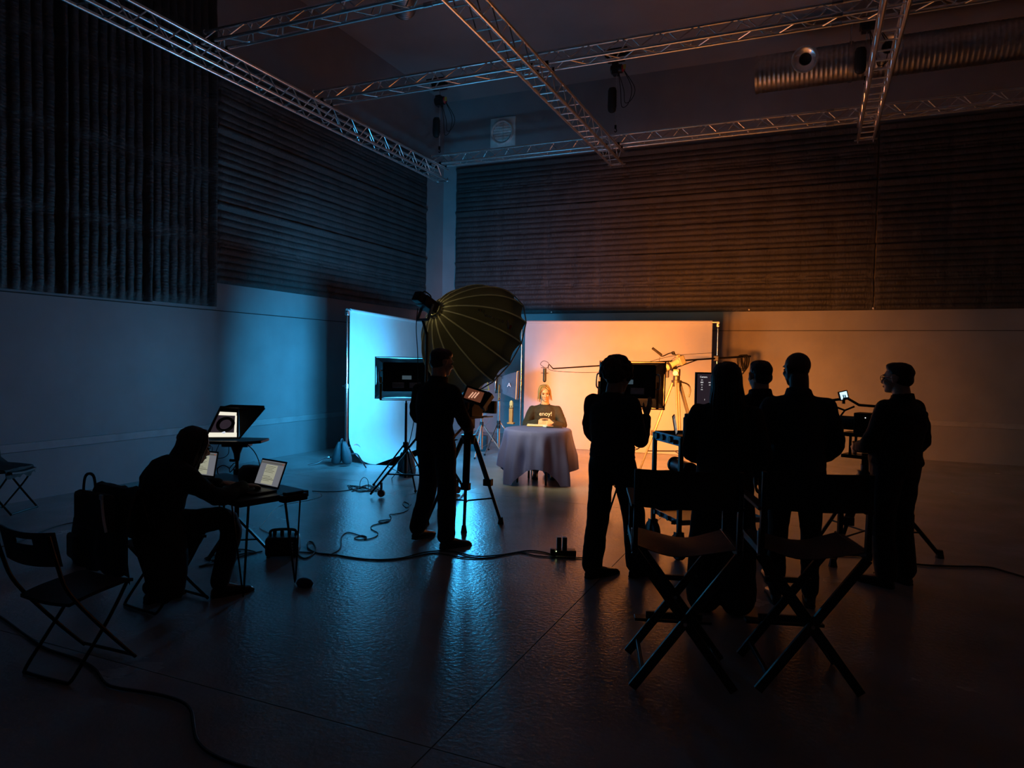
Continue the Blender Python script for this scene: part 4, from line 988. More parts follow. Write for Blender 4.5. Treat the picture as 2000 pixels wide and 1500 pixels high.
# things on the cart
mt_ = thing('production_monitor', 'large black monitor with white menu text on the cart', 'monitor', Dp(1398, 800, 6.75)); mc = wloc(mt_)
z_ = V((-CF.x, -CF.y, 0)).normalized(); x_ = V((CR.x, CR.y, 0)).normalized()
def mp_(u, v, o): return mc + x_ * u + V((0, 0, v)) + z_ * o
ob('casing', MB().prism([mp_(-.205, .02, -.03), mp_(.205, .02, -.03), mp_(.205, .36, -.03), mp_(-.205, .36, -.03)], z_ * .04), black_p, mt_, world=True, bevel=.006)
ob('screen', MB().prism([mp_(-.19, .04, .0105), mp_(.19, .04, .0105), mp_(.19, .345, .0105), mp_(-.19, .345, .0105)], z_ * .002), glow('monitor_dark', (.03, .02, .028), .5), mt_, world=True)
wt = glow('monitor_text', (.9, .88, .88), .8)
for u, v, s, w_ in ((-.13, .315, 'Camera', .022), (-.145, .285, 'ISO', .012), (-.145, .262, '800', .018), (-.145, .238, 'FPS', .012), (-.145, .214, '25', .012), (-.145, .192, 'WB', .012), (-.07, .262, '5600', .012), (-.07, .238, '180', .012), (-.115, .095, '1', .02)):
    me = text_mesh(s, w_, .0004); me.transform(basis(x_, V((0, 0, 1)), z_, mp_(u, v, .0135))); ob('menu_text', me, wt, mt_, world=True, fix=False)
zt_ = 1.022
ob('monitor_foot', MB().bar(mp_(0, .03, -.02), V((mc.x, mc.y, zt_)) + z_ * -.02, .06, .02).box(V((mc.x, mc.y, zt_ + .008)), (.22, .16, .016)), black_p, mt_, world=True)
lc = cp(.20, .22, zt_)
laptop('thin laptop with bluish screen edge on the cart', lc, math.atan2(uy.y, uy.x) + R_(60), 100, W=.26, Dd=.18)
bc = cp(.40, .13, zt_); t = thing('black_canister', 'tall black canister standing on the cart top shelf', 'canister', bc); ob('barrel', MB().lathe([(.045, .0), (.05, .01), (.05, .19), (.043, .20)], (0, 0, 0), n=24), black_p, t); ob('cap', MB().lathe([(.040, .20), (.040, .225), (.032, .23)], (0, 0, 0), n=24), black_p, t); ob('base_ring', MB().lathe([(.046, .01), (.053, .01), (.053, .025), (.046, .025)], (0, 0, 0), n=24, closed=True), black_mt, t)
t = thing('tool_roll', 'dark blue cylinder case lying on the cart middle shelf', 'case', cp(.26, .14, .66)); mb = MB().cyl(cp(.10, .16, .76), cp(.46, .12, .76), .062, n=20); ob('tube', mb, mat('dark_blue_steel', (.04, .07, .11), .4, .4), t, world=True)
for a in (.10, .46): ob('end_cap', MB().cyl(cp(a - .012, .16 if a < .2 else .12, .76), cp(a + .012, .16 if a < .2 else .12, .76), .072, n=20), black_p, t, world=True)
ob('rest_block', MB().box(cp(.28, .14, .695), (.08, .20, .012)), black_p, t, world=True)
single('equipment_tray', MB().box((0, 0, .03), (.36, .30, .06), Matrix.Rotation(R_(36), 3, 'Z')), cardm, 'tan shallow box on the cart middle shelf', 'box', cp(.26, .52, .696), bevel=.005)

# ================================================================ CINEMA CAMERA RIG (right)
rg = Dp(1682, 832, 6.0); ft = [(.20, 6.42), (1.08, 7.15), (.10, 7.38)]; ap = V((.46, 6.92, .72))
tp = tripod('heavy black tripod under the cinema camera at right', ft, ap, black_mt, .022)
t = thing('cinema_camera', 'cinema camera rig with small lit monitor between two standing people', 'cinema camera'); aim(t, V((.44, 6.90, 1.14)), V((-.93, .36, 0)))
b = ob('camera_body', MB().box((0, .05, -.06), (.15, .18, .28)), black_p, t, bevel=.008)
for x, y, z in ((.077, .10, -.02), (.077, .07, -.09), (.077, .06, -.09), (.077, .02, -.15)): ob('indicator', MB().ell((x, y, z), (.003, .005, .005), nu=8, nv=6), glow('indicator_white', (.9, .9, .85), 1.0), b)
ob('lens_barrel', MB().lathe([(.05, .08), (.062, .09), (.062, .22), (.055, .23), (.06, .30), (.05, .30)], (0, .04, 0), (0, 0, 1), 24), black_p, t); ob('matte_box', MB().box((0, .04, .35), (.20, .16, .07)), black_p, t, bevel=.006)
ob('top_handle', MB().tube([(0, .14, -.20), (0, .20, -.18), (0, .205, .06), (0, .26, .16), (0, .235, .30)], .012, 8), black_mt, t)
ob('monitor_arm', MB().tube([(0, .235, .30), (0, .20, .33), (0, .15, .18), (0, .19, .10)], .009, 8), black_mt, t)
ob('cross_strut', MB().cyl((0, .15, .18), (.0, .03, .26), .008, n=6), black_mt, t); ob('viewfinder', MB().box((.02, .225, -.22), (.06, .05, .10)), black_p, t, bevel=.008)
ob('rig_frame', MB().bar((-.07, -.05, -.12), (-.07, -.24, -.12), .02, .02).bar((.07, -.05, .10), (.07, -.24, .10), .02, .02).bar((-.07, -.05, .10), (-.07, -.24, .10), .02, .02).bar((.07, -.05, -.12), (.07, -.24, -.12), .02, .02).box((0, -.25, 0), (.18, .03, .34)).box((0, -.055, 0), (.18, .03, .34)), black_mt, t, bevel=.003)
for s in (-1, 1): ob('rod', MB().cyl((s * .05, -.07, -.30), (s * .05, -.07, .40), .0075, n=8), chrome, t)
ob('battery', MB().box((0, .04, -.24), (.11, .15, .07)), black_p, t, bevel=.006)
t2 = thing('field_monitor', 'tiny tilted monitor with bright blue-white picture at right', 'monitor'); aim(t2, V((.26, 6.97, 1.425)), V((.30, -.95, .10)))
MR = Matrix.Rotation(R_(14), 3, 'Z')
ob('casing', MB().box((0, 0, -.012), (.085, .085, .024), MR), black_p, t2, bevel=.004); ob('screen', MB().box((0, 0, .001), (.062, .066, .003), MR), glow('small_screen', (.55, .80, .90), 1.1), t2)
for sx_ in (-.004, .012): ob('picture_streak', MB().box((sx_, -.012, .0035), (.010, .036, .001), MR), glow('small_dark', (.02, .08, .12), .5), t2)
ob('mount', MB().box((0, -.055, -.012), (.025, .04, .02)), black_p, t2)
# flight case / box low between tripod legs
# ================================================================ FLOOR POWER BRICKS
c = F(1098, 1084); t = thing('power_bricks', 'black power distributor with two upright chargers on the floor', 'power supply', (c.x, c.y, 0), math.atan2(CR.y, CR.x))
ob('distributor', MB().box((.02, .02, .022), (.20, .09, .044)), black_p, t, bevel=.006)
for x in (-.028, .022): ch = ob('charger', MB().box((x, .03, .095), (.038, .06, .11)), black_p, t, bevel=.004); ob('charger_top', MB().box((x, .03, .152), (.034, .055, .004)), white_p, ch)
ob('plug_block', MB().box((-.085, .0, .03), (.04, .05, .05)), black_p, t, bevel=.005); ob('led', MB().ell((-.055, -.03, .04), (.004, .004, .004), nu=8, nv=6), glow('led_green', (.8, 1, .4), 3), t)
# bag with blue lettering beside the silver stand
c = F(934, 880); t = thing('equipment_bag', 'dark teal bag with blue lettering near the silver light stand', 'bag', (c.x, c.y, 0), math.atan2(CR.y, CR.x))
mb = MB().loft([[V((.17 * s * math.copysign(abs(math.cos(a)) ** .5, math.cos(a)), .10 * s * math.copysign(abs(math.sin(a)) ** .5, math.sin(a)), z)) for a in [i * math.pi / 12 for i in range(24)]] for z, s in ((0, .95), (.03, 1), (.26, 1.05), (.28, 1.0))]); ob('bag_body', mb, bag_teal, t, ang=50)
ob('handle', MB().tube(cr([(-.08, -.03, .27), (-.07, -.03, .36), (.07, -.03, .36), (.08, -.03, .27)], 6), .009, 6), bag_teal, t)
me = text_mesh('ASY', .10, .001); me.transform(basis(V((1, 0, 0)), V((0, 0, 1)), V((0, -1, 0)), V((.0, -.108, .13)))); ob('lettering', me, mat('bright_blue_print', (.02, .22, .8), .5), t, fix=False)

# ================================================================ CABLES ON THE FLOOR
def cable(label, px, r=.006, mt=rubber, n=8, z=None, name='floor_cable', group=None):
    pts = [F(x, y) + V((0, 0, r + .001)) if len(q) == 2 else F(x, y, q[2]) for q in px for x, y in (q[:2],)]
    return single(name, MB().tube(cr(pts, n), r, 6), mt, label, 'cable', V((pts[0].x, pts[0].y, 0)), fix=False)
cable('black cable looping from the power box across to the chargers', [(578, 1082), (596, 1092), (616, 1078), (612, 1062), (603, 1060), (602, 1072), (622, 1082), (660, 1086), (720, 1094), (780, 1092), (830, 1080), (880, 1078), (930, 1088), (980, 1085), (1030, 1077), (1062, 1080), (1085, 1087)], .006)
cable('second black cable lying alongside from desk to power chargers', [(580, 1079), (640, 1083), (700, 1093), (760, 1095), (812, 1088), (850, 1081), (905, 1090), (960, 1090), (1010, 1080), (1050, 1087), (1110, 1091), (1155, 1090)], .005)
cable('thin coiled cable snaking past the camera operator\'s feet', [(640, 1086), (664, 1073), (667, 1050), (680, 1041), (703, 1047), (716, 1052), (702, 1055), (692, 1052), (706, 1047), (716, 1050), (712, 1055), (732, 1050), (738, 1042), (725, 1034), (728, 1027), (748, 1022), (762, 1016), (742, 1018), (741, 1021), (756, 1021), (764, 1013), (761, 1006), (770, 1005), (786, 1002), (797, 996), (799, 986), (790, 981), (787, 986), (795, 992), (803, 986)], .0045, n=5)
cable('cable running from desk end to the wheeled stand', [(610, 960), (640, 961), (668, 960), (696, 955), (715, 952)], .005)
cable('white cable looping off the right end of the desk', [(612, 962), (624, 963, .3), (627, 970, .2), (600, 978, .08), (550, 988), (530, 1002), (518, 1018), (508, 1030), (512, 1036), (530, 1044), (545, 1050)], .004, white_p)
cable('tangled cables bunched under the prompter stand', [(470, 1078), (440, 1075), (420, 1085), (400, 1092), (425, 1096), (455, 1088), (478, 1082), (500, 1080), (470, 1074), (430, 1082), (410, 1100), (390, 1108), (430, 1100), (490, 1083), (512, 1078)], .005)
cable('cable lying along the floor at left behind the chairs', [(-20, 1075), (40, 1058), (90, 1036), (130, 1024), (165, 1020), (200, 1022)], .005)
cable('thick dark cable winding across the floor at lower left', [(-30, 1195), (0, 1207), (45, 1240), (90, 1270), (150, 1290), (185, 1310), (205, 1337), (230, 1347), (300, 1358), (350, 1372), (372, 1390), (378, 1420), (385, 1450), (410, 1475), (460, 1497), (520, 1512)], .008)
cable('dark cable trailing off to the right edge of frame', [(1600, 1082), (1640, 1086), (1700, 1088), (1740, 1096), (1800, 1105), (1870, 1108), (1930, 1110), (1970, 1120), (2010, 1132)], .008)
q0 = [(690 + 26 * math.cos(a) + 18 * noise.noise(V((a, 0, 1))) + 22, 955 + 6 * math.sin(a * 1.7) + 3 * noise.noise(V((a, 3, 1)))) for a in [i * .55 for i in range(46)]]
cable('small coil of black cable beside the wheeled stand', q0, .004, n=3)
t = thing('cable_loop', 'upright cable loop standing above the small coil', 'cable', F(712, 955)); c = F(712, 956); x_ = V((CR.x, CR.y, 0)).normalized()
ob('loop', MB().tube(cr([c + x_ * (-.06) + V((0, 0, .005)), c + x_ * -.055 + V((0, 0, .10)), c + x_ * -.01 + V((0, 0, .155)), c + x_ * .04 + V((0, 0, .12)), c + x_ * .05 + V((0, 0, .005))], 6), .004, 6), rubber, t, world=True)
# hanging cables
def hang(label, pts, r=.005, mt=rubber): pts = [V(p) for p in pts]; return single('hanging_cable', MB().tube(cr(pts, 8), r, 6), mt, label, 'cable', pts[0], fix=False)
hang('power cable hanging down from the dome softbox lamp', [Dp(816, 602, 8.1), Dp(813, 640, 8.1), Dp(816, 700, 8.1), Dp(814, 780, 8.1), Dp(803, 850, 8.15), Dp(785, 905, 8.2), F(765, 935)], .005)
hang('cable drooping from the left side of teleprompter tray', [Dp(428, 868, 5.75), Dp(421, 885, 5.75), Dp(421, 894, 5.75), Dp(436, 894, 5.75), Dp(446, 886, 5.75), Dp(447, 872, 5.75)], .003)
hang('cable arching from the teleprompter tray to the laptop', [Dp(483, 868, 5.75), Dp(495, 880, 5.7), Dp(503, 894, 5.6), Dp(507, 909, 5.45), Dp(508, 935, 5.3)], .004)
hang('cable curling round the prompter stand column', [Dp(426, 926, 5.6), Dp(425, 915, 5.6), Dp(436, 909, 5.6), Dp(447, 914, 5.6), Dp(450, 922, 5.55), Dp(462, 906, 5.6), Dp(457, 905, 5.6), Dp(448, 915, 5.6)], .004)
hang('cable loops hanging under the orange-lighting softbox stand', [Dp(1236, 868, 7.9), Dp(1246, 876, 7.9), Dp(1256, 845, 7.9), Dp(1240, 838, 7.9), Dp(1238, 850, 7.9), Dp(1248, 862, 7.85), Dp(1254, 855, 7.85), Dp(1250, 874, 7.85), Dp(1236, 880, 7.9)], .004)
hang('grey cable coil hanging on the silver light stand', [Dp(954, 775, 12.4), Dp(951, 805, 12.4), Dp(942, 812, 12.4), Dp(940, 822, 12.4), Dp(947, 831, 12.4), Dp(955, 822, 12.4), Dp(953, 811, 12.4), Dp(946, 808, 12.4), Dp(941, 818, 12.4), Dp(948, 834, 12.4)], .006, mat('grey_cable', (.25, .25, .27), .5))
single('red_plug', MB().cyl((0, 0, 0), (0, 0, .08), .028, .022, n=14).cyl((0, 0, -.06), (0, 0, 0), .02, n=12), red_p, 'red plug hanging on the silver stand cable', 'plug', Dp(948, 835, 12.4))
# ================================================================ PEOPLE
def grow(mb, voxel, it=4, amp=0.0, sc_=(7, 7, 12), seed=0):
    """fuse overlapping closed shapes into one continuous surface"""
    me = mb.mesh('fuse'); o = bpy.data.objects.new('fuse_tmp', me); col.objects.link(o)
    r = o.modifiers.new('r', 'REMESH'); r.mode = 'VOXEL'; r.voxel_size = voxel
    s = o.modifiers.new('s', 'SMOOTH'); s.iterations = it; s.factor = .5
    dg = bpy.context.evaluated_depsgraph_get(); dg.update()
    out = bpy.data.meshes.new_from_object(o.evaluated_get(dg)); bpy.data.objects.remove(o); bpy.data.meshes.remove(me)
    if amp:
        n = len(out.vertices); co = np.empty(n * 3); out.vertices.foreach_get('co', co); no = np.empty(n * 3); out.vertices.foreach_get('normal', no)
        co = co.reshape(-1, 3); no = no.reshape(-1, 3)
        f = np.array([noise.noise(V((p[0] * sc_[0] + seed, p[1] * sc_[1], p[2] * sc_[2]))) for p in co])
        f2 = np.abs(np.array([noise.noise(V((p[0] * sc_[0] * 1.7, p[1] * sc_[1] * 1.7 + seed, (p[2] + .4 * p[0]) * sc_[2] * 1.6))) for p in co]))
        co += no * ((f * amp) - f2 * amp * .8)[:, None]; out.vertices.foreach_set('co', co.ravel()); out.update()
    return out
def limb(mb, pts, rs, n=14, sub=5):
    P = cr(pts, sub); R = []
    for i in range(len(pts) - 1):
        for k in range(sub): f = k / sub; R.append(rs[i] + (rs[i + 1] - rs[i]) * f)
    R.append(rs[-1])
    mb.tube(P, R, n); mb.ell(P[0], (rs[0],) * 3, nu=12, nv=8); mb.ell(P[-1], (rs[-1],) * 3, nu=12, nv=8)
def spine_loft(mb, secs, n=20):
    """secs: (centre, half width, half depth, across vector)"""
    rings = []
    for i, (c, rx, ry, ac) in enumerate(secs):
        t = (V(secs[min(i + 1, len(secs) - 1)][0]) - V(secs[max(i - 1, 0)][0])).normalized(); ac = (V(ac) - t * V(ac).dot(t)).normalized(); fw = t.cross(ac)
        rings.append([V(c) + ac * (rx * math.copysign(abs(math.cos(a)) ** .85, math.cos(a))) + fw * (ry * math.sin(a)) for a in [2 * math.pi * k / n for k in range(n)]])
    mb.loft(rings)
def hand(mb, wr, d, nrm, side, curl=.5, spread=.06, sc_=1.0, thumb_in=.5):
    """palm with four fingers and a thumb; d = hand direction, nrm = the way the palm faces, side = towards the thumb"""
    wr = V(wr); d = V(d).normalized(); nrm = V(nrm); nrm = (nrm - d * nrm.dot(d)).normalized(); side = d.cross(nrm) * (1 if V(side).dot(d.cross(nrm)) > 0 else -1)
    rings = []
    for f, wd, th in ((0, .026, .020), (.03, .034, .018), (.06, .040, .016), (.088, .040, .013)):
        rings.append([wr + d * f * sc_ + side * (wd * sc_ * math.cos(a)) + nrm * (th * sc_ * math.sin(a)) for a in [2 * math.pi * k / 14 for k in range(14)]])
    mb.loft(rings)
    for k, (o, L) in enumerate(((.030, .072), (.010, .080), (-.011, .074), (-.030, .058))):
        p = wr + d * .085 * sc_ + side * o * sc_; dr = (d + side * (o * spread * 10)).normalized(); pts = [p - d * .02 * sc_, p]; a = 0
        for s_, b in ((.44, .55), (.32, 1.0), (.24, .8)):
            a += curl * b; q = dr * math.cos(a) + nrm * math.sin(a); p = p + q * (L * s_ * sc_); pts.append(p)
        mb.tube(pts, [.0098 * sc_, .0095 * sc_, .0088 * sc_, .008 * sc_, .0068 * sc_], 8); mb.ell(pts[-1], (.0068 * sc_,) * 3, nu=8, nv=6)
    p = wr + d * .028 * sc_ + side * .026 * sc_; d1 = (d * .6 + side * .75 + nrm * .35 * thumb_in).normalized(); d2 = (d * .9 + side * .15 + nrm * .5 * thumb_in).normalized()
    pts = [p, p + d1 * .038 * sc_, p + d1 * .038 * sc_ + d2 * .032 * sc_, p + d1 * .038 * sc_ + d2 * .058 * sc_]
    mb.tube(pts, [.014 * sc_, .012 * sc_, .0105 * sc_, .008 * sc_], 8); mb.ell(pts[-1], (.008 * sc_,) * 3, nu=8, nv=6)
def head_shapes(mb, T):
    """skull, jaw, brow, nose, lips, ears; T maps head space (facing +y) to the person's space"""
    R3 = T.to_3x3()
    def e(c, r): mb.ell(T @ V(c), r, R3, 20, 12)
    e((0, -.012, .030), (.077, .097, .088)); e((0, .022, -.035), (.062, .070, .075)); e((0, .045, -.075), (.040, .045, .036)); e((0, .070, -.092), (.022, .020, .018))
    e((0, .074, .028), (.052, .020, .013)); e((.034, .062, -.022), (.026, .026, .024)); e((-.034, .062, -.022), (.026, .026, .024))
    mb.tube([T @ V((0, .084, .020)), T @ V((0, .098, -.008)), T @ V((0, .110, -.028))], [.008, .010, .0135], 10); mb.ell(T @ V((0, .108, -.029)), (.0135,) * 3, nu=10, nv=8)
    for s in (-1, 1): e((s * .012, .096, -.032), (.010, .012, .009)); e((s * .081, -.012, -.004), (.009, .022, .034)); e((s * .084, -.008, .012), (.008, .020, .018))
    e((0, .087, -.056), (.023, .010, .0065)); e((0, .086, -.067), (.020, .011, .0075)); e((0, .078, -.045), (.020, .012, .014))
def head_matrix(c, yaw, pitch=0, roll=0):
    return Matrix.Translation(V(c)) @ Matrix.Rotation(yaw, 4, 'Z') @ Matrix.Rotation(pitch, 4, 'X') @ Matrix.Rotation(roll, 4, 'Y')
def strand_hair(T, n, rng, length, part='bob', seed=3, rad=.0065):
    """separate tapering locks lying over the skull"""
    r = random.Random(seed); mb = MB()
    for k in range(n):
        a = r.uniform(*rng); root = V((.012 * r.uniform(-1, 1), .02 + .03 * r.uniform(-1, 1), .122))
        sx_, sy_ = math.sin(a), math.cos(a); L = r.uniform(*length); w = r.uniform(.96, 1.06)
        pts = [root, V((.055 * sx_ * w, -.01 + .065 * sy_ * w, .115)), V((.086 * sx_ * w, -.012 + .104 * sy_ * w, .050)), V((.092 * sx_ * w, -.016 + .102 * sy_ * w, -.02))]
        z = -.02
        while z > -.02 - L: z -= .05; pts.append(V((pts[-1].x * (1.05 + .03 * r.uniform(-1, 1)) + .006 * r.uniform(-1, 1), pts[-1].y - .006 + .006 * r.uniform(-1, 1), z)))
        P = cr([T @ p for p in pts], 3); N = len(P); mb.tube(P, [rad * (1 - .75 * (i / N) ** 3) for i in range(N)], 5)
    return mb
STAND = dict(pel=(0, 0, .96), che=(0, .005, 1.27), nek=(0, -.025, 1.465), hed=(0, .012, 1.632), shL=(-.178, -.02, 1.372), shR=(.178, -.02, 1.372),
             elL=(-.235, -.03, 1.12), elR=(.235, -.03, 1.12), wrL=(-.225, .07, .885), wrR=(.225, .07, .885), hiL=(-.09, 0, .92), hiR=(.09, 0, .92),
             knL=(-.105, .02, .50), knR=(.105, .02, .50), anL=(-.11, -.03, .085), anR=(.11, -.03, .085), toL=(-.13, .19, .03), toR=(.13, .19, .03))
def person(label, loc, rz, J=None, k=1.0, yaw=0, pitch=0, roll=0, top=cl_black, bottom=cl_black, shoes=shoe_m, skin=skin_m, hair='short', hmat=hair_dk, build=1.0, loose=1.0,
           hands=None, wide=0.0, glasses=False, coat_len=0.0, vox=.008, beard=False, hem=.02, collar=False, top_name='sweater'):
    j = {a: V(b) for a, b in STAND.items()}
    for a, b in (J or {}).items(): j[a] = V(b)
    j = {a: b * k for a, b in j.items()}
    t = thing('person', label, 'person', loc, rz)
    T = head_matrix(j['hed'], yaw, pitch, roll) @ Matrix.Scale(k, 4)
    ac_h = (j['hiR'] - j['hiL']).normalized(); ac_s = (j['shR'] - j['shL']).normalized()
    def at_(f):       # point on the spine, 0 = pelvis, 1 = chest, 2 = neck
        return cr([j['pel'], j['che'], j['nek']], 20)[int(min(2, max(0, f)) * 20)]
    def secs(g, lo):
        ub = build
        return [(j['pel'] + (j['pel'] - j['che']).normalized() * lo, (.150 * ub + g) * k, (.110 * ub + g) * k, ac_h), (j['pel'], (.158 * ub + g) * k, (.115 * ub + g) * k, ac_h), (at_(.45), (.142 * ub + g) * k, (.105 * ub + g) * k, ac_h.lerp(ac_s, .4)),
                (at_(1.0), (.160 * ub + g) * k, (.118 * ub + g) * k, ac_s), (at_(1.45), (.152 * ub + g) * k, (.103 * ub + g) * k, ac_s), (at_(1.72), (.102 + g) * k, (.085 + g) * k, ac_s), (at_(1.9), (.075 + g * .7) * k, (.068 + g * .7) * k, ac_s)]
    # --- one continuous body
    b = MB(); s_ = secs(-.004, .06); s_.append((j['nek'] + V((0, .004, .012)) * k, .056 * k, .058 * k, ac_s)); spine_loft(b, s_)
    hb = T @ V((0, -.022, -.05)); limb(b, [j['nek'] - V((0, 0, .04)) * k, j['nek'].lerp(hb, .5), hb], [.068 * k, .064 * k, .062 * k])
    for s in 'LR':
        limb(b, [j['sh' + s], j['el' + s], j['wr' + s]], [.052 * k, .040 * k, .027 * k]); limb(b, [j['hi' + s], j['kn' + s], j['an' + s]], [.085 * k, .055 * k, .036 * k])
        d = j['to' + s] - j['an' + s]; limb(b, [j['an' + s], j['an' + s].lerp(j['to' + s], .6) - V((0, 0, .01)), j['to' + s]], [.034 * k, .026 * k, .016 * k])
        h = (hands or {}).get(s, {}); fa = (j['wr' + s] - j['el' + s]).normalized(); sd = -1 if s == 'L' else 1
        hand(b, j['wr' + s], h.get('d', fa), h.get('n', (-sd, 0, 0)), h.get('side', (0, 1, 0)), h.get('curl', .45), sc_=k * h.get('s', 1.0))
    head_shapes(b, T)
    ob('body', grow(b, vox, 3), skin, t, fix=False, ang=80)
    for s in (-1, 1):
        ob('eye', MB().ell(T @ V((s * .031, .079, .004)), (.0125 * k, .0085 * k, .0075 * k), T.to_3x3().normalized(), 10, 8), eye_m, t, fix=False)
        ob('eyebrow', MB().tube([T @ V((s * .014, .094, .024)), T @ V((s * .032, .091, .029)), T @ V((s * .048, .078, .024))], [.004, .0045, .003], 6), hmat, t, fix=False)
    ob('lips', MB().ell(T @ V((0, .094, -.061)), (.020 * k, .006 * k, .008 * k), T.to_3x3().normalized(), 12, 8), lip_m, t, fix=False)
    # --- clothing
    c = MB(); g = .014 * loose; ss = secs(g, max(hem, .02) + coat_len); spine_loft(c, ss)
    for s in 'LR':
        limb(c, [j['sh' + s], j['el' + s], j['el' + s].lerp(j['wr' + s], .93)], [(.066 + .004 * loose) * k, (.052 + .008 * loose) * k, (.038 + .006 * loose) * k])
        limb(c, [at_(1.62), j['sh' + s]], [.070 * k, .066 * k])
    if collar: c.lathe([(.070 * k, 0), (.092 * k, .0), (.084 * k, .055 * k), (.066 * k, .055 * k)], j['nek'] - V((0, .0, .015)), (0, .12, 1), 20, closed=True)
    ob(top_name, grow(c, .011, 3, .007 * loose, seed=loc[0] * 3), top, t, fix=False, ang=80)
    c = MB(); wd = wide
    spine_loft(c, [(j['pel'] + (j['pel'] - j['che']).normalized() * .10, (.150 * build + .008) * k, (.112 * build + .008) * k, ac_h), (j['pel'], (.158 * build + .008) * k, (.116 * build + .008) * k, ac_h), (at_(.25), (.150 * build + .006) * k, (.108 * build + .006) * k, ac_h)])
    for s in 'LR':
        limb(c, [j['hi' + s], j['kn' + s], j['an' + s] + V((0, 0, .025))], [(.098 * build) * k, (.070 + wd) * k, (.056 + wd * 1.2) * k])
    ob('trousers', grow(c, .011, 3, .007, (9, 9, 10), loc[1]), bottom, t, fix=False, ang=80)
    for s in 'LR':
        c = MB(); a, d = j['an' + s], j['to' + s]; f = (d - a); f.z = 0; f.normalize(); sdv = V((-f.y, f.x, 0)); zf = max(0.0, min(a.z - .085 * k, .4)) 
        dn = V((0, 0, -1)) if abs(a.z - .085 * k) < .05 else V((0, 0, -1))
        heel = a - f * .055 * k; toe = d + f * .055 * k
        rings = []
        for q, wd_, ht in ((0.0, .028, .055), (.10, .036, .085), (.30, .038, .092), (.50, .040, .070), (.75, .046, .052), (.92, .038, .040), (1.0, .016, .022)):
            p = heel.lerp(toe, q); base = p.lerp(p, 1); zb = (a.z - .085 * k) * (1 - q) + (d.z - .03 * k) * q
            rings.append([V((p.x, p.y, zb)) + sdv * (wd_ * k * math.cos(x)) + V((0, 0, (ht * k) * (.5 + .5 * math.sin(x)))) for x in [2 * math.pi * i / 14 for i in range(14)]])
        c.loft(rings); limb(c, [a + V((0, 0, -.01)), a + V((0, 0, .04))], [.042 * k, .044 * k])
        sh = ob('shoe', grow(c, .007, 3), shoes, t, fix=False, ang=80)
        zz = [(a.z - .085 * k), (d.z - .03 * k)]
        P = [[heel.lerp(toe, q) * 1 + sdv * (w_ * k * e) + V((0, 0, 0)) for e in (-1, -.5, 0, .5, 1)] for q, w_ in ((0, .024), (.15, .036), (.5, .040), (.8, .046), (1, .020))]
        for i, (q, row) in enumerate(zip((0, .15, .5, .8, 1), P)):
            for p in row: p.z = zz[0] * (1 - q) + zz[1] * q + .016
        ob('sole', MB().sheet(P, V((0, 0, 1)), .015), rubber, sh)
    # --- hair
    def e(mb, cc, rr): mb.ell(T @ V(cc), rr, T.to_3x3(), 20, 12)
    if hair != 'none':
        h = MB(); e(h, (0, -.026, .046), (.083, .100, .084))
        if hair == 'long': e(h, (0, -.03, .045), (.094, .108, .094)); e(h, (.045, -.02, .01), (.052, .075, .09)); e(h, (-.045, -.02, .01), (.052, .075, .09))
        if hair in ('short', 'curly', 'crop'): e(h, (0, -.050, .0), (.076, .070, .070)); e(h, (0, .018, .082), (.066, .066, .046))
        if hair == 'short': e(h, (.01, .034, .098), (.055, .052, .026))
        if hair == 'crop': pass
        if hair == 'curly':
            rr = random.Random(11)
            e(h, (0, -.024, .046), (.104, .112, .098))
            for q in range(230):
                a, ph = rr.uniform(0, 2 * math.pi), rr.uniform(-.55, 1.45); v = V((math.cos(ph) * math.sin(a), math.cos(ph) * math.cos(a), math.sin(ph)))
                if v.y > .55 and v.z < .45: continue
                p = V((v.x * .112, -.024 + v.y * .126, .046 + v.z * .108)); s = rr.uniform(.014, .028); e(h, p, (s, s, s))
        if hair in ('long', 'bob'): e(h, (0, -.055, -.03), (.080, .055, .09))
        me = grow(h, .006, 2, .004 if hair != 'curly' else .003, (30, 30, 30)); hb_ = ob('hair', me, hmat, t, fix=False, ang=80)
        if hair == 'long': ob('hair_locks', strand_hair(T, 170, (R_(62), R_(298)), (.16, .30), seed=5, rad=.008), hmat, hb_, fix=False, ang=80, kind='stuff')
        if hair == 'bob': ob('hair_locks', strand_hair(T, 120, (R_(58), R_(302)), (.015, .055), seed=8), hmat, hb_, fix=False, ang=80, kind='stuff'); fr = MB()
        if hair == 'bob':
            r2 = random.Random(4)
            for q in range(34):
                s = -1 if q % 3 else 1; w_ = r2.uniform(.9, 1.1)
                P = [T @ V(v) for v in ((-s * .004, .055, .122), (s * .030 * w_, .088, .100), (s * .062 * w_, .074, .055), (s * .080 * w_, .036, .005), (s * .088 * w_, .010, -.045 - .02 * r2.random()))]
                fr.tube(cr(P, 3), [.006] * 10 + [.005, .004, .002], 5)
            ob('fringe_locks', fr, hmat, hb_, fix=False, ang=80, kind='stuff')
    if beard:
        h = MB(); e(h, (0, .052, -.080), (.046, .046, .040)); e(h, (.05, .02, -.055), (.018, .040, .040)); e(h, (-.05, .02, -.055), (.018, .040, .040)); ob('beard', grow(h, .006, 2, .003, (40, 40, 40)), hmat, t, fix=False, ang=80)
    if glasses:
        gl = MB()
        for s in (-1, 1):
            gl.tube([T @ V((s * .032 + .024 * math.cos(a), .100, .004 + .019 * math.sin(a))) for a in [i * math.pi / 8 for i in range(16)]], .0022, 5, closed=True)
            gl.tube([T @ V((s * .056, .099, .008)), T @ V((s * .080, .05, .010)), T @ V((s * .085, -.02, .004))], .002, 5)
        gl.tube([T @ V((-.009, .101, .008)), T @ V((.009, .101, .008))], .002, 5)
        ob('glasses', gl, black_mt, t, fix=False)
    return t
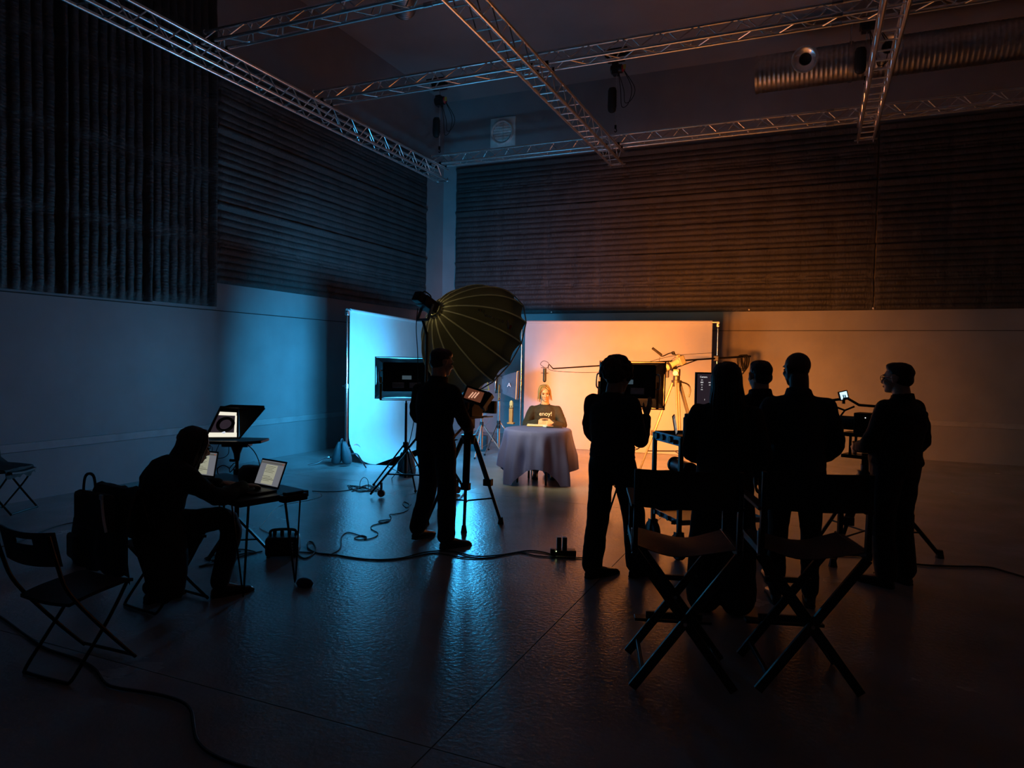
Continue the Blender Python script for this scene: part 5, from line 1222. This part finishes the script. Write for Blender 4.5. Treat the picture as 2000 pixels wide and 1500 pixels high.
# cameraman beside the dome: stepping, hands at the camera
person('person in black standing behind the tripod camera and its monitor', (-3.12, 5.50, 0), face(.10, 1), dict(
    pel=(.0, -.02, .95), che=(-.01, -.01, 1.27), nek=(0, .015, 1.465), hed=(.01, .06, 1.625), elL=(-.25, .06, 1.12), wrL=(-.10, .28, 1.16), elR=(.25, .08, 1.10), wrR=(.13, .34, 1.04),
    hiL=(-.09, -.01, .91), hiR=(.09, -.01, .91), knL=(-.15, .09, .51), anL=(-.22, .03, .10), toL=(-.22, .24, .03), knR=(.12, .0, .50), anR=(.16, -.06, .085), toR=(.24, .13, .03)), k=1.02, yaw=R_(-28), pitch=R_(-10),
    top=cl_black, bottom=cl_black, hair='crop', hmat=hair_br, collar=True, build=1.08, loose=1.25, wide=.018, hands=dict(L=dict(n=(0, 0, -1), side=(1, 0, 0), curl=.7), R=dict(n=(-1, 0, 0), curl=.8)))
# the man being filmed, hands folded on the table
SJ = dict(pel=(0, 0, .53), che=(0, .05, .85), nek=(0, .07, 1.045), hed=(.01, .11, 1.20), shL=(-.180, .06, .950), shR=(.180, .06, .950), elL=(-.27, .26, .745), elR=(.27, .26, .745), wrL=(-.115, .415, .795), wrR=(.115, .415, .795),
          hiL=(-.09, .02, .50), hiR=(.09, .02, .50), knL=(-.12, .43, .50), knR=(.12, .43, .50), anL=(-.12, .40, .085), anR=(.12, .40, .085), toL=(-.13, .60, .03), toR=(.13, .60, .03))
sb = person('person in dark printed sweatshirt seated behind the round table', SUBJ, SF, SJ, yaw=R_(8), pitch=R_(-8), roll=R_(6), top=cl_sweat, bottom=cl_denim, hair='bob', hmat=hair_bl, loose=1.7, vox=.006, build=1.05, top_name='sweatshirt',
       hands=dict(L=dict(d=(.95, .25, -.05), n=(.2, -.9, -.2), side=(0, 0, 1), curl=.42), R=dict(d=(-.95, .30, -.05), n=(-.2, -.9, -.2), side=(0, 0, 1), curl=.42)))
me = text_mesh('enoy!', .085, .002); me.transform(basis(V((-1, 0, 0)), V((0, 0.05, 1)), V((0, 1, -.05)), V((-.01, .225, .905)))); ob('printed_lettering', me, white_p, sb, fix=False)
ob('neckband', MB().lathe([(.066, 0), (.078, 0), (.078, .018), (.066, .018)], V((0, .068, 1.025)), (0, .1, 1), 24, closed=True), cl_sweat, sb)
# curly-haired man, hands raised and clasped
person('person in dark knit top standing with raised hands before a softbox', (-1.42, 5.27, 0), face(.30, 1), dict(
    hed=(.01, .045, 1.575), nek=(0, -.01, 1.42), elL=(-.205, .04, 1.10), wrL=(.0, .24, 1.24), elR=(.15, .17, 1.08), wrR=(.12, .30, 1.26), che=(.0, -.005, 1.26), anR=(.14, .16, .085), knR=(.13, .12, .50), toR=(.20, .37, .03), anL=(-.10, -.10, .085), knL=(-.105, -.02, .5), toL=(-.04, .12, .03)), k=1.0, yaw=R_(-10), pitch=R_(-8),
    top=cl_char, bottom=cl_black, hair='curly', hmat=hair_br, collar=True, build=1.10, loose=1.35, wide=.022, hands=dict(L=dict(d=(.55, .2, .8), n=(.6, .3, -.5), side=(-.4, -.5, .3), curl=.35), R=dict(d=(.25, .1, .95), n=(-.8, 0, .2), side=(0, -1, 0), curl=.15)))
# long-haired woman seen from behind
person('person in long black coat seen from behind at the cart', (-.54, 4.92, 0), face(-.10, 1), dict(elL=(-.23, .04, 1.12), wrL=(-.17, .18, 1.02), elR=(.25, .0, 1.10), wrR=(.17, .17, .98), hed=(-.005, .01, 1.60), knL=(-.10, .02, .5), knR=(.10, .02, .5)), k=.985, yaw=R_(22), pitch=R_(-3),
    top=cl_black, bottom=cl_black, hair='long', hmat=hair_dk, build=1.08, loose=1.9, wide=.060, coat_len=.16)
# person half hidden between them
person('person in dark top half hidden behind two others at the cart', (-.38, 5.72, 0), face(-.25, 1), dict(hed=(0, .02, 1.60), elL=(-.235, .05, 1.1), wrL=(-.12, .22, 1.0)), k=1.0, yaw=R_(18), top=cl_black, bottom=cl_denim, hair='crop', hmat=hair_dk, build=1.02, loose=1.2, collar=True)
# bald man
person('person in dark collared shirt with back turned beside the cinema camera', (-.09, 5.29, 0), face(-.12, 1), dict(elL=(-.255, -.04, 1.12), elR=(.25, .02, 1.12), wrL=(-.26, .03, .88), wrR=(.17, .18, 1.0), hed=(-.015, .03, 1.63), nek=(0, -.02, 1.465)), k=1.02, yaw=R_(36), pitch=R_(-6), top=cl_navy, bottom=cl_black, skin=skin_d, hair='none', hmat=hair_dk, build=1.12, loose=1.3, collar=True, top_name='shirt')
# man at right edge in profile with glasses
person('person in dark jacket and glasses standing in profile at far right', (.61, 6.10, 0), face(-.72, .62), dict(elL=(-.26, .04, 1.12), wrL=(-.16, .22, 1.05), elR=(.26, -.03, 1.11), wrR=(.22, .14, .95), nek=(0, -.035, 1.45), hed=(0, .02, 1.60), pel=(0, .01, .96), che=(0, -.01, 1.26), toL=(-.15, .19, .03)), k=1.0, yaw=R_(14), top=cl_black, bottom=cl_black, hair='short', hmat=hair_dk, build=1.30, loose=1.5, glasses=True, wide=.022, collar=True, top_name='jacket')
# woman seated at the desk
WJ = dict(pel=(0, -.02, .55), che=(0, .05, .82), nek=(0, .16, .975), hed=(.0, .265, 1.055), shL=(-.175, .11, .89), shR=(.175, .11, .89), elL=(-.25, .25, .75), elR=(.25, .28, .73), wrL=(-.06, .50, .755), wrR=(.16, .54, .755),
          hiL=(-.09, .0, .52), hiR=(.09, .0, .52), knL=(-.12, .36, .47), knR=(.13, .44, .52), anL=(-.10, .02, .085), anR=(.15, .36, .085), toL=(-.11, .20, .03), toR=(.19, .54, .03))
wm = person('person in long black coat sitting at the desk with laptops', (-4.00, 3.30, 0), R_(-12), WJ, k=1.0, yaw=R_(-6), pitch=R_(-18), top=cl_black, bottom=cl_black, hair='long', hmat=hair_br, loose=1.7, build=1.06, glasses=True, wide=.01, coat_len=.04,
       hands=dict(L=dict(d=(.3, .95, -.05), n=(0, 0, -1), side=(1, 0, 0), curl=.4), R=dict(d=(-.15, .98, -.05), n=(0, 0, -1), side=(-1, 0, 0), curl=.4)))

# her long coat hangs down beside the seat
rings = []
for k_, (z, x0, y0, a_, b_) in enumerate(((.60, .10, -.04, .10, .15), (.50, .16, -.06, .07, .17), (.38, .20, -.06, .05, .16), (.26, .205, -.05, .05, .145), (.16, .20, -.04, .045, .12), (.10, .20, -.03, .03, .08))):
    rings.append([V((x0 + a_ * math.cos(a) * (1 + .15 * noise.noise(V((math.cos(a) * 2, math.sin(a) * 2, k_)))), y0 + b_ * math.sin(a) * (1 + .12 * noise.noise(V((a, k_, 2)))), z + .02 * math.sin(a * 3))) for a in [2 * math.pi * i / 20 for i in range(20)]])
ob('coat_tail', MB().loft(rings[::-1]), cl_black, wm, ang=70)
